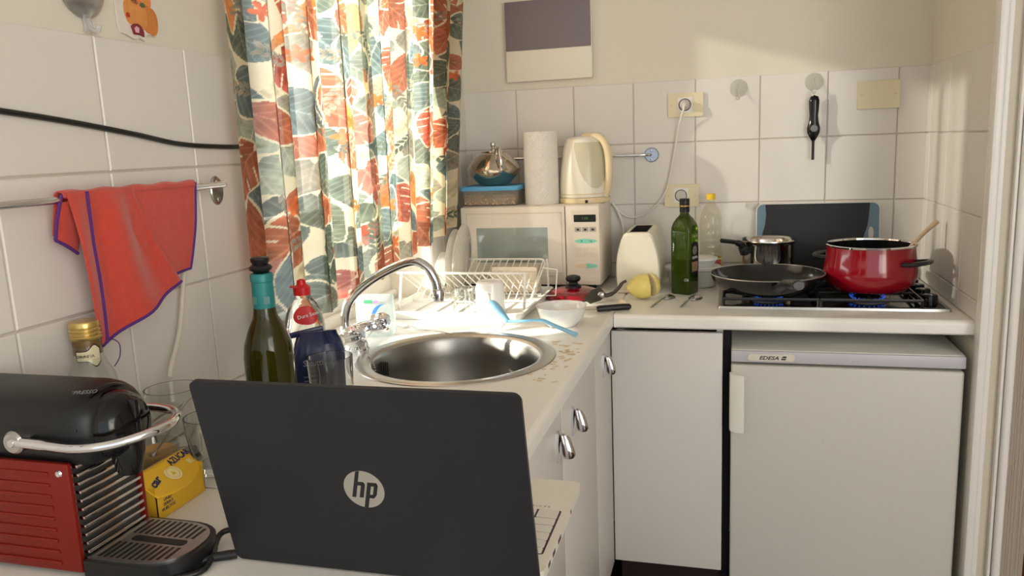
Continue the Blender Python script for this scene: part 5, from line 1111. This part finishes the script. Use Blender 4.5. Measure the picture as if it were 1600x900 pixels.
MB().box(0.2335, 0.2575, EY-0.004, EY+0.004, 1.052, 1.108, 0.003).build('head_ridge', m_gblack, nz_)
MB().loft([[(0.215+0.020*math.cos(a)*s, EY+0.018*math.sin(a)*s, z) for a in [2*PI*k/20 for k in range(20)]] for s, z in ((0.65, 1.018), (0.75, 1.022), (1.0, 1.045), (1.0, 1.062))], M=T(0.020, 0, 0)).build('spout', m_gblack, nz_)
def sspell(M): return text('lettering', 'NESPRESSO', 0.0085, P('grey_lettering', (120, 120, 122), 0.4), t, M, spacing=1.05)
sspell(T(0.204, EY-0.026, 1.1215) @ RZ(0.0) @ RX(rad(24)) @ RZ(rad(10)))
MB().tube([(0.216+0.0*k, EY-0.050+0.100*k/20, 1.085+0.037*math.sin(PI*k/20)**0.6) for k in range(21)], 0.0022, 6).build('collar_line', m_gblack, t)
for s in (-1, 1):
    y0, y1 = sorted((EY+s*0.048, EY+s*0.0555))
    pn = MB().box(0.022, 0.203, y0, y1, CT+0.006, 1.048, 0.003).build('side_panel', m_red, t)
    yo = EY+s*0.0555
    for k in range(9): MB().box(0.026, 0.176, yo-0.0018, yo+0.0018, CT+0.014+k*0.0135, CT+0.019+k*0.0135, 0.0016, 2).build('rib', m_red, pn)
    MB(T(0.190, yo, 1.036) @ RX(PI/2*(1 if s < 0 else -1))).lathe([(0, 0.002), (0.0032, 0.0018), (0.0044, 0), (0, 0)], 14).build('screw', m_chrome, pn)
MB().box(0.196, 0.199, EY-0.046, EY+0.046, CT+0.02, 1.040).build('slat_backing', P('smoked_backing', (70, 68, 66), 0.25, 0.4, var=0.3, scale=30), t)
for k in range(11):
    z = CT+0.026+k*0.0103
    MB().box(0.1985, 0.2065, EY-0.046, EY+0.046, z, z+0.0042, 0.0012).build('slat', m_chrome, t)
def trp(i, n=16):
    out = [(0.205, EY-0.055+i), ]
    for k in range(n+1): a = -PI/2+PI*k/n; out.append((0.262+(0.062-i)*math.copysign(abs(math.cos(a))**0.8, math.cos(a)), EY+(0.055-i)*math.copysign(abs(math.sin(a))**0.8, math.sin(a))))
    out.append((0.205, EY+0.055-i)); return out
MB().prism(trp(0.0), CT+0.0005, CT+0.022).build('drip_tray', m_black, t)
gt = MB().prism(trp(0.006), CT+0.022, CT+0.0242).build('drip_grid', m_steel, t)
for k in range(11):
    x = 0.216+k*0.0082; wl_ = 0.034*math.sqrt(max(0.1, 1-(max(0, x-0.255)/0.062)**2))
    for s in (-1, 1):
        a, b = sorted((EY+s*0.011, EY+s*(0.011+wl_))); MB().box(x, x+0.0036, a, b, CT+0.0241, CT+0.0246).build('slot', m_black, gt)
MB().prism(rrect(0.226, 0.300, EY-0.006, EY+0.006, 0.005), CT+0.0241, CT+0.0247).build('slot', m_black, gt)
lv = spline([(0.147, EY-0.062, 1.073), (0.175, EY-0.064, 1.073), (0.225, EY-0.063, 1.071), (0.262, EY-0.050, 1.073), (0.286, EY-0.026, 1.077), (0.295, EY, 1.079), (0.286, EY+0.026, 1.079), (0.262, EY+0.050, 1.077), (0.225, EY+0.063, 1.075), (0.175, EY+0.064, 1.073), (0.147, EY+0.062, 1.073)], 6)
lvo = MB().tube(lv, [0.0062]*8+[0.0052]*45+[0.0062]*8, 12).build('lever', m_chrome, t)
for s in (-1, 1):
    MB(T(0.143, EY+s*0.054, 1.073) @ RX(PI/2*(1 if s < 0 else -1))).lathe([(0, 0), (0.0135, 0), (0.0135, 0.010), (0.011, 0.013), (0, 0.013)], 24).build('pivot', m_steel, lvo)
    MB(T(0.143, EY+s*0.067, 1.073) @ RX(PI/2*(1 if s < 0 else -1))).lathe([(0, 0.002), (0.004, 0.0018), (0.005, 0), (0, 0)], 12).build('pivot_screw', m_chrome, lvo)

# liqueur bottle
t = thing('liqueur_bottle', 'clear liqueur bottle with a gold screw cap behind the coffee machine', 'bottle', (0.044, -1.815, CT))
QM = T(0.044, -1.815, CT+0.0005)
MB(QM).lathe([(0, 0.003), (0.030, 0), (0.034, 0.004), (0.034, 0.150), (0.0315, 0.170), (0.024, 0.186), (0.0195, 0.198), (0.0182, 0.225)], 36).build('glass', m_glass, t)
MB(QM).lathe([(0, 0.006), (0.0315, 0.006), (0.0315, 0.12), (0, 0.12)], 32).build('liqueur', clear('pale_liqueur', (236, 226, 200), 0.05, 1.35, 0.05), t)
MB(QM).lathe([(0.0187, 0.203), (0.0188, 0.204), (0.0186, 0.226), (0.0183, 0.227)], 32).build('neck_band', P('neck_brown', (112, 88, 48), 0.4, 0.2, var=0.1), t)
cpf = [(0, 0.224), (0.0195, 0.224)]
for k in range(3): cpf += [(0.0205, 0.2255+k*0.0055), (0.0205, 0.228+k*0.0055), (0.0192, 0.2295+k*0.0055)]
cpf += [(0.0200, 0.2415), (0.0200, 0.2475), (0.0188, 0.2495), (0, 0.2495)]
MB(QM).lathe(cpf, 36).build('cap', P('gold_cap', (206, 178, 108), 0.28, 0.75, var=0.05), t)
def arcpatch(r, a0, a1, zf, mat, name, par):
    return MB(QM).grid(lambda u, v: (r*math.cos(a0+(a1-a0)*u), r*math.sin(a0+(a1-a0)*u), zf(u, v)), 16, 4).build(name, mat, par, sharp=180, recalc=False)
AC = -0.95
bandb = arcpatch(0.0192, AC-0.75, AC+1.0, lambda u, v: 0.1945+0.0155*v+(0.010*math.exp(-((u-0.78)/0.2)**2))*(2*v-1)*0.9, m_ink, 'seal_border', t)
arcpatch(0.0195, AC-0.68, AC+0.95, lambda u, v: 0.1957+0.0131*v+(0.009*math.exp(-((u-0.78)/0.2)**2))*(2*v-1)*0.9, P('seal_cream', (226, 216, 178), 0.5), 'seal', t)
for k, chh in enumerate('GARANTIA'):
    a = AC-0.58+k*0.145; text('seal_lettering', chh, 0.0058, m_ink, bandb, QM @ RZ(a) @ T(0.0197, 0, 0.2022) @ FACE_LEFT)
# sugar box
t = thing('sugar_box', 'torn yellow sugar carton in front of the glass sugar bowl', 'carton', (0.172, -1.84, CT))
m_yel = P('carton_yellow', (232, 184, 44), 0.5, var=0.05, scale=12); m_card = P('carton_inside', (168, 150, 134), 0.8, var=0.08); m_nav = P('print_navy', (44, 50, 96), 0.6); m_lyl = P('print_pale', (246, 228, 160), 0.6)
bx_ = MB(); x0, x1, y0, y1, zt = 0.150, 0.192, -1.888, -1.792, CT+0.044
bx_.box(x0, x1, y0, y1, CT+0.0005, CT+0.002).box(x1-0.0012, x1, y0, y1, CT+0.002, zt-0.008).box(x0, x1, y0, y0+0.0012, CT+0.002, zt).box(x0, x1, y1-0.0012, y1, CT+0.002, zt)
bx_.build('carton', m_yel, t)
MB().box(x0, x0+0.0012, y0, y1, CT+0.002, zt+0.012).build('back_flap', m_card, t)
def flap(u, v):
    y = y0-0.002+(y1-y0+0.006)*u; vv = v*(0.62+0.38*math.sin(PI*min(1, 0.10+u*0.95))**0.6)
    return (0.160+0.044*vv, y, zt+0.016-0.030*vv-0.004*math.sin(PI*vv))
fo = MB().grid(flap, 24, 10).build('torn_flap', m_yel, t, recalc=False, sharp=180); fo.modifiers.new('thickness', 'SOLIDIFY').thickness = 0.0008
pA, pB, pC = Vector(flap(0.5, 0.4)), Vector(flap(0.7, 0.4)), Vector(flap(0.5, 0.7))
xv = (pB-pA).normalized(); nv = xv.cross(pA-pC).normalized()
if nv.x < 0: nv = -nv
yv = nv.cross(xv)
def FM_(u, v, rot=0.0):
    m = Matrix((xv, yv, nv)).transposed().to_4x4(); m.translation = Vector(flap(u, v))+nv*0.0018; return m @ RZ(rot)
text('print_azucar', 'AZÚCAR', 0.0150, m_nav, fo, FM_(0.80, 0.16), sx=0.72, bold=0.0004)
text('print_bl', 'BL', 0.0120, m_lyl, fo, FM_(0.90, 0.50), sx=0.8, bold=0.0003)
text('print_car', 'car', 0.0165, m_nav, fo, FM_(0.19, 0.42, 0.25), shear=0.3, bold=0.0005)
MB(FM_(0.52, 0.42)).lathe([(0.0095, 0), (0.0095, 0.0003), (0.0125, 0.0003), (0.0125, 0)], 32).lathe([(0, 0.0002), (0.0088, 0.0002), (0.0088, 0)], 24).build('print_roundel', m_lyl, fo)
MB(FM_(0.52, 0.42)).prism([(-0.003, -0.003), (0.003, -0.003), (0.0, 0.004)], 0.0003, 0.0006).build('print_mark', m_yel, fo)
text('side_print', 'UNID\nTERRO\nVUELTOS', 0.0062, m_nav, t, T(x1+0.0004, y0+0.020, CT+0.018) @ FACE_LEFT, shear=0.2)
# sugar bowl and spoon
t = thing('sugar_bowl', 'small glass bowl of brown sugar behind the yellow carton', 'sugar bowl', (0.112, -1.789, CT))
GM = T(0.112, -1.789, CT+0.0005)
MB(GM).lathe(shell([(0.022, 0), (0.026, 0.003), (0.030, 0.028), (0.0335, 0.062), (0.0345, 0.064)], 0.0018, 0.004), 40).build('glass', m_glass, t)
sg = MB(GM).lathe([(0, 0.0045), (0.0225, 0.0045), (0.0275, 0.028), (0.0302, 0.050), (0.028, 0.054), (0.018, 0.050), (0.008, 0.047), (0, 0.048)], 36).build('sugar', P('brown_sugar', (198, 158, 104), 0.9, var=0.15, scale=120, bump=0.8, bscale=400), t)
t = tag(MB().tube(spline([(0.110, -1.795, CT+0.047), (0.116, -1.788, CT+0.056), (0.124, -1.775, CT+0.074), (0.134, -1.757, CT+0.102), (0.139, -1.748, CT+0.114)], 6), [0.006, 0.0075, 0.0075, 0.006, 0.004]+[0.0024]*15+[0.0034]*5, 10, flat=0.55).build('sugar_spoon', m_steel), 'steel spoon standing in the brown sugar', 'spoon')
# glasses
def wavy_glass(x, y, r, h, label, ph):
    rings = []; n = 40; prof = shell([(r*0.74, 0), (r*0.80, 0.006), (r*0.9, h*0.4), (r*0.97, h*0.75), (r, h)], 0.0028, 0.012)[1:-1]
    fine = []
    for i in range(len(prof)-1):
        m_ = 5 if abs(prof[i][1]-prof[i+1][1]) > 0.02 else 1
        for k in range(m_): f = k/m_; fine.append((prof[i][0]*(1-f)+prof[i+1][0]*f, prof[i][1]*(1-f)+prof[i+1][1]*f))
    fine.append(prof[-1])
    for rr_, z in fine:
        w = 0.0016*math.sin(PI*min(1, z/(h*0.8)))
        rings.append([((rr_+w*math.sin(5*a+z*60+ph))*math.cos(a), (rr_+w*math.sin(5*a+z*60+ph))*math.sin(a), z) for a in [2*PI*k/n for k in range(n)]])
    return tag(MB(T(x, y, CT+0.0005)).loft(rings).build('swirl_glass', m_rglass), label, 'glass', 'swirled glasses by the wall')
wavy_glass(0.078, -1.700, 0.041, 0.118, 'clear swirled glass against the tiles above the sugar carton', 0.0)
wavy_glass(0.160, -1.725, 0.038, 0.086, 'shorter swirled glass half hidden by the laptop lid', 1.3)
for o in bpy.data.objects:
    if '_org' in o.keys(): del o['_org']
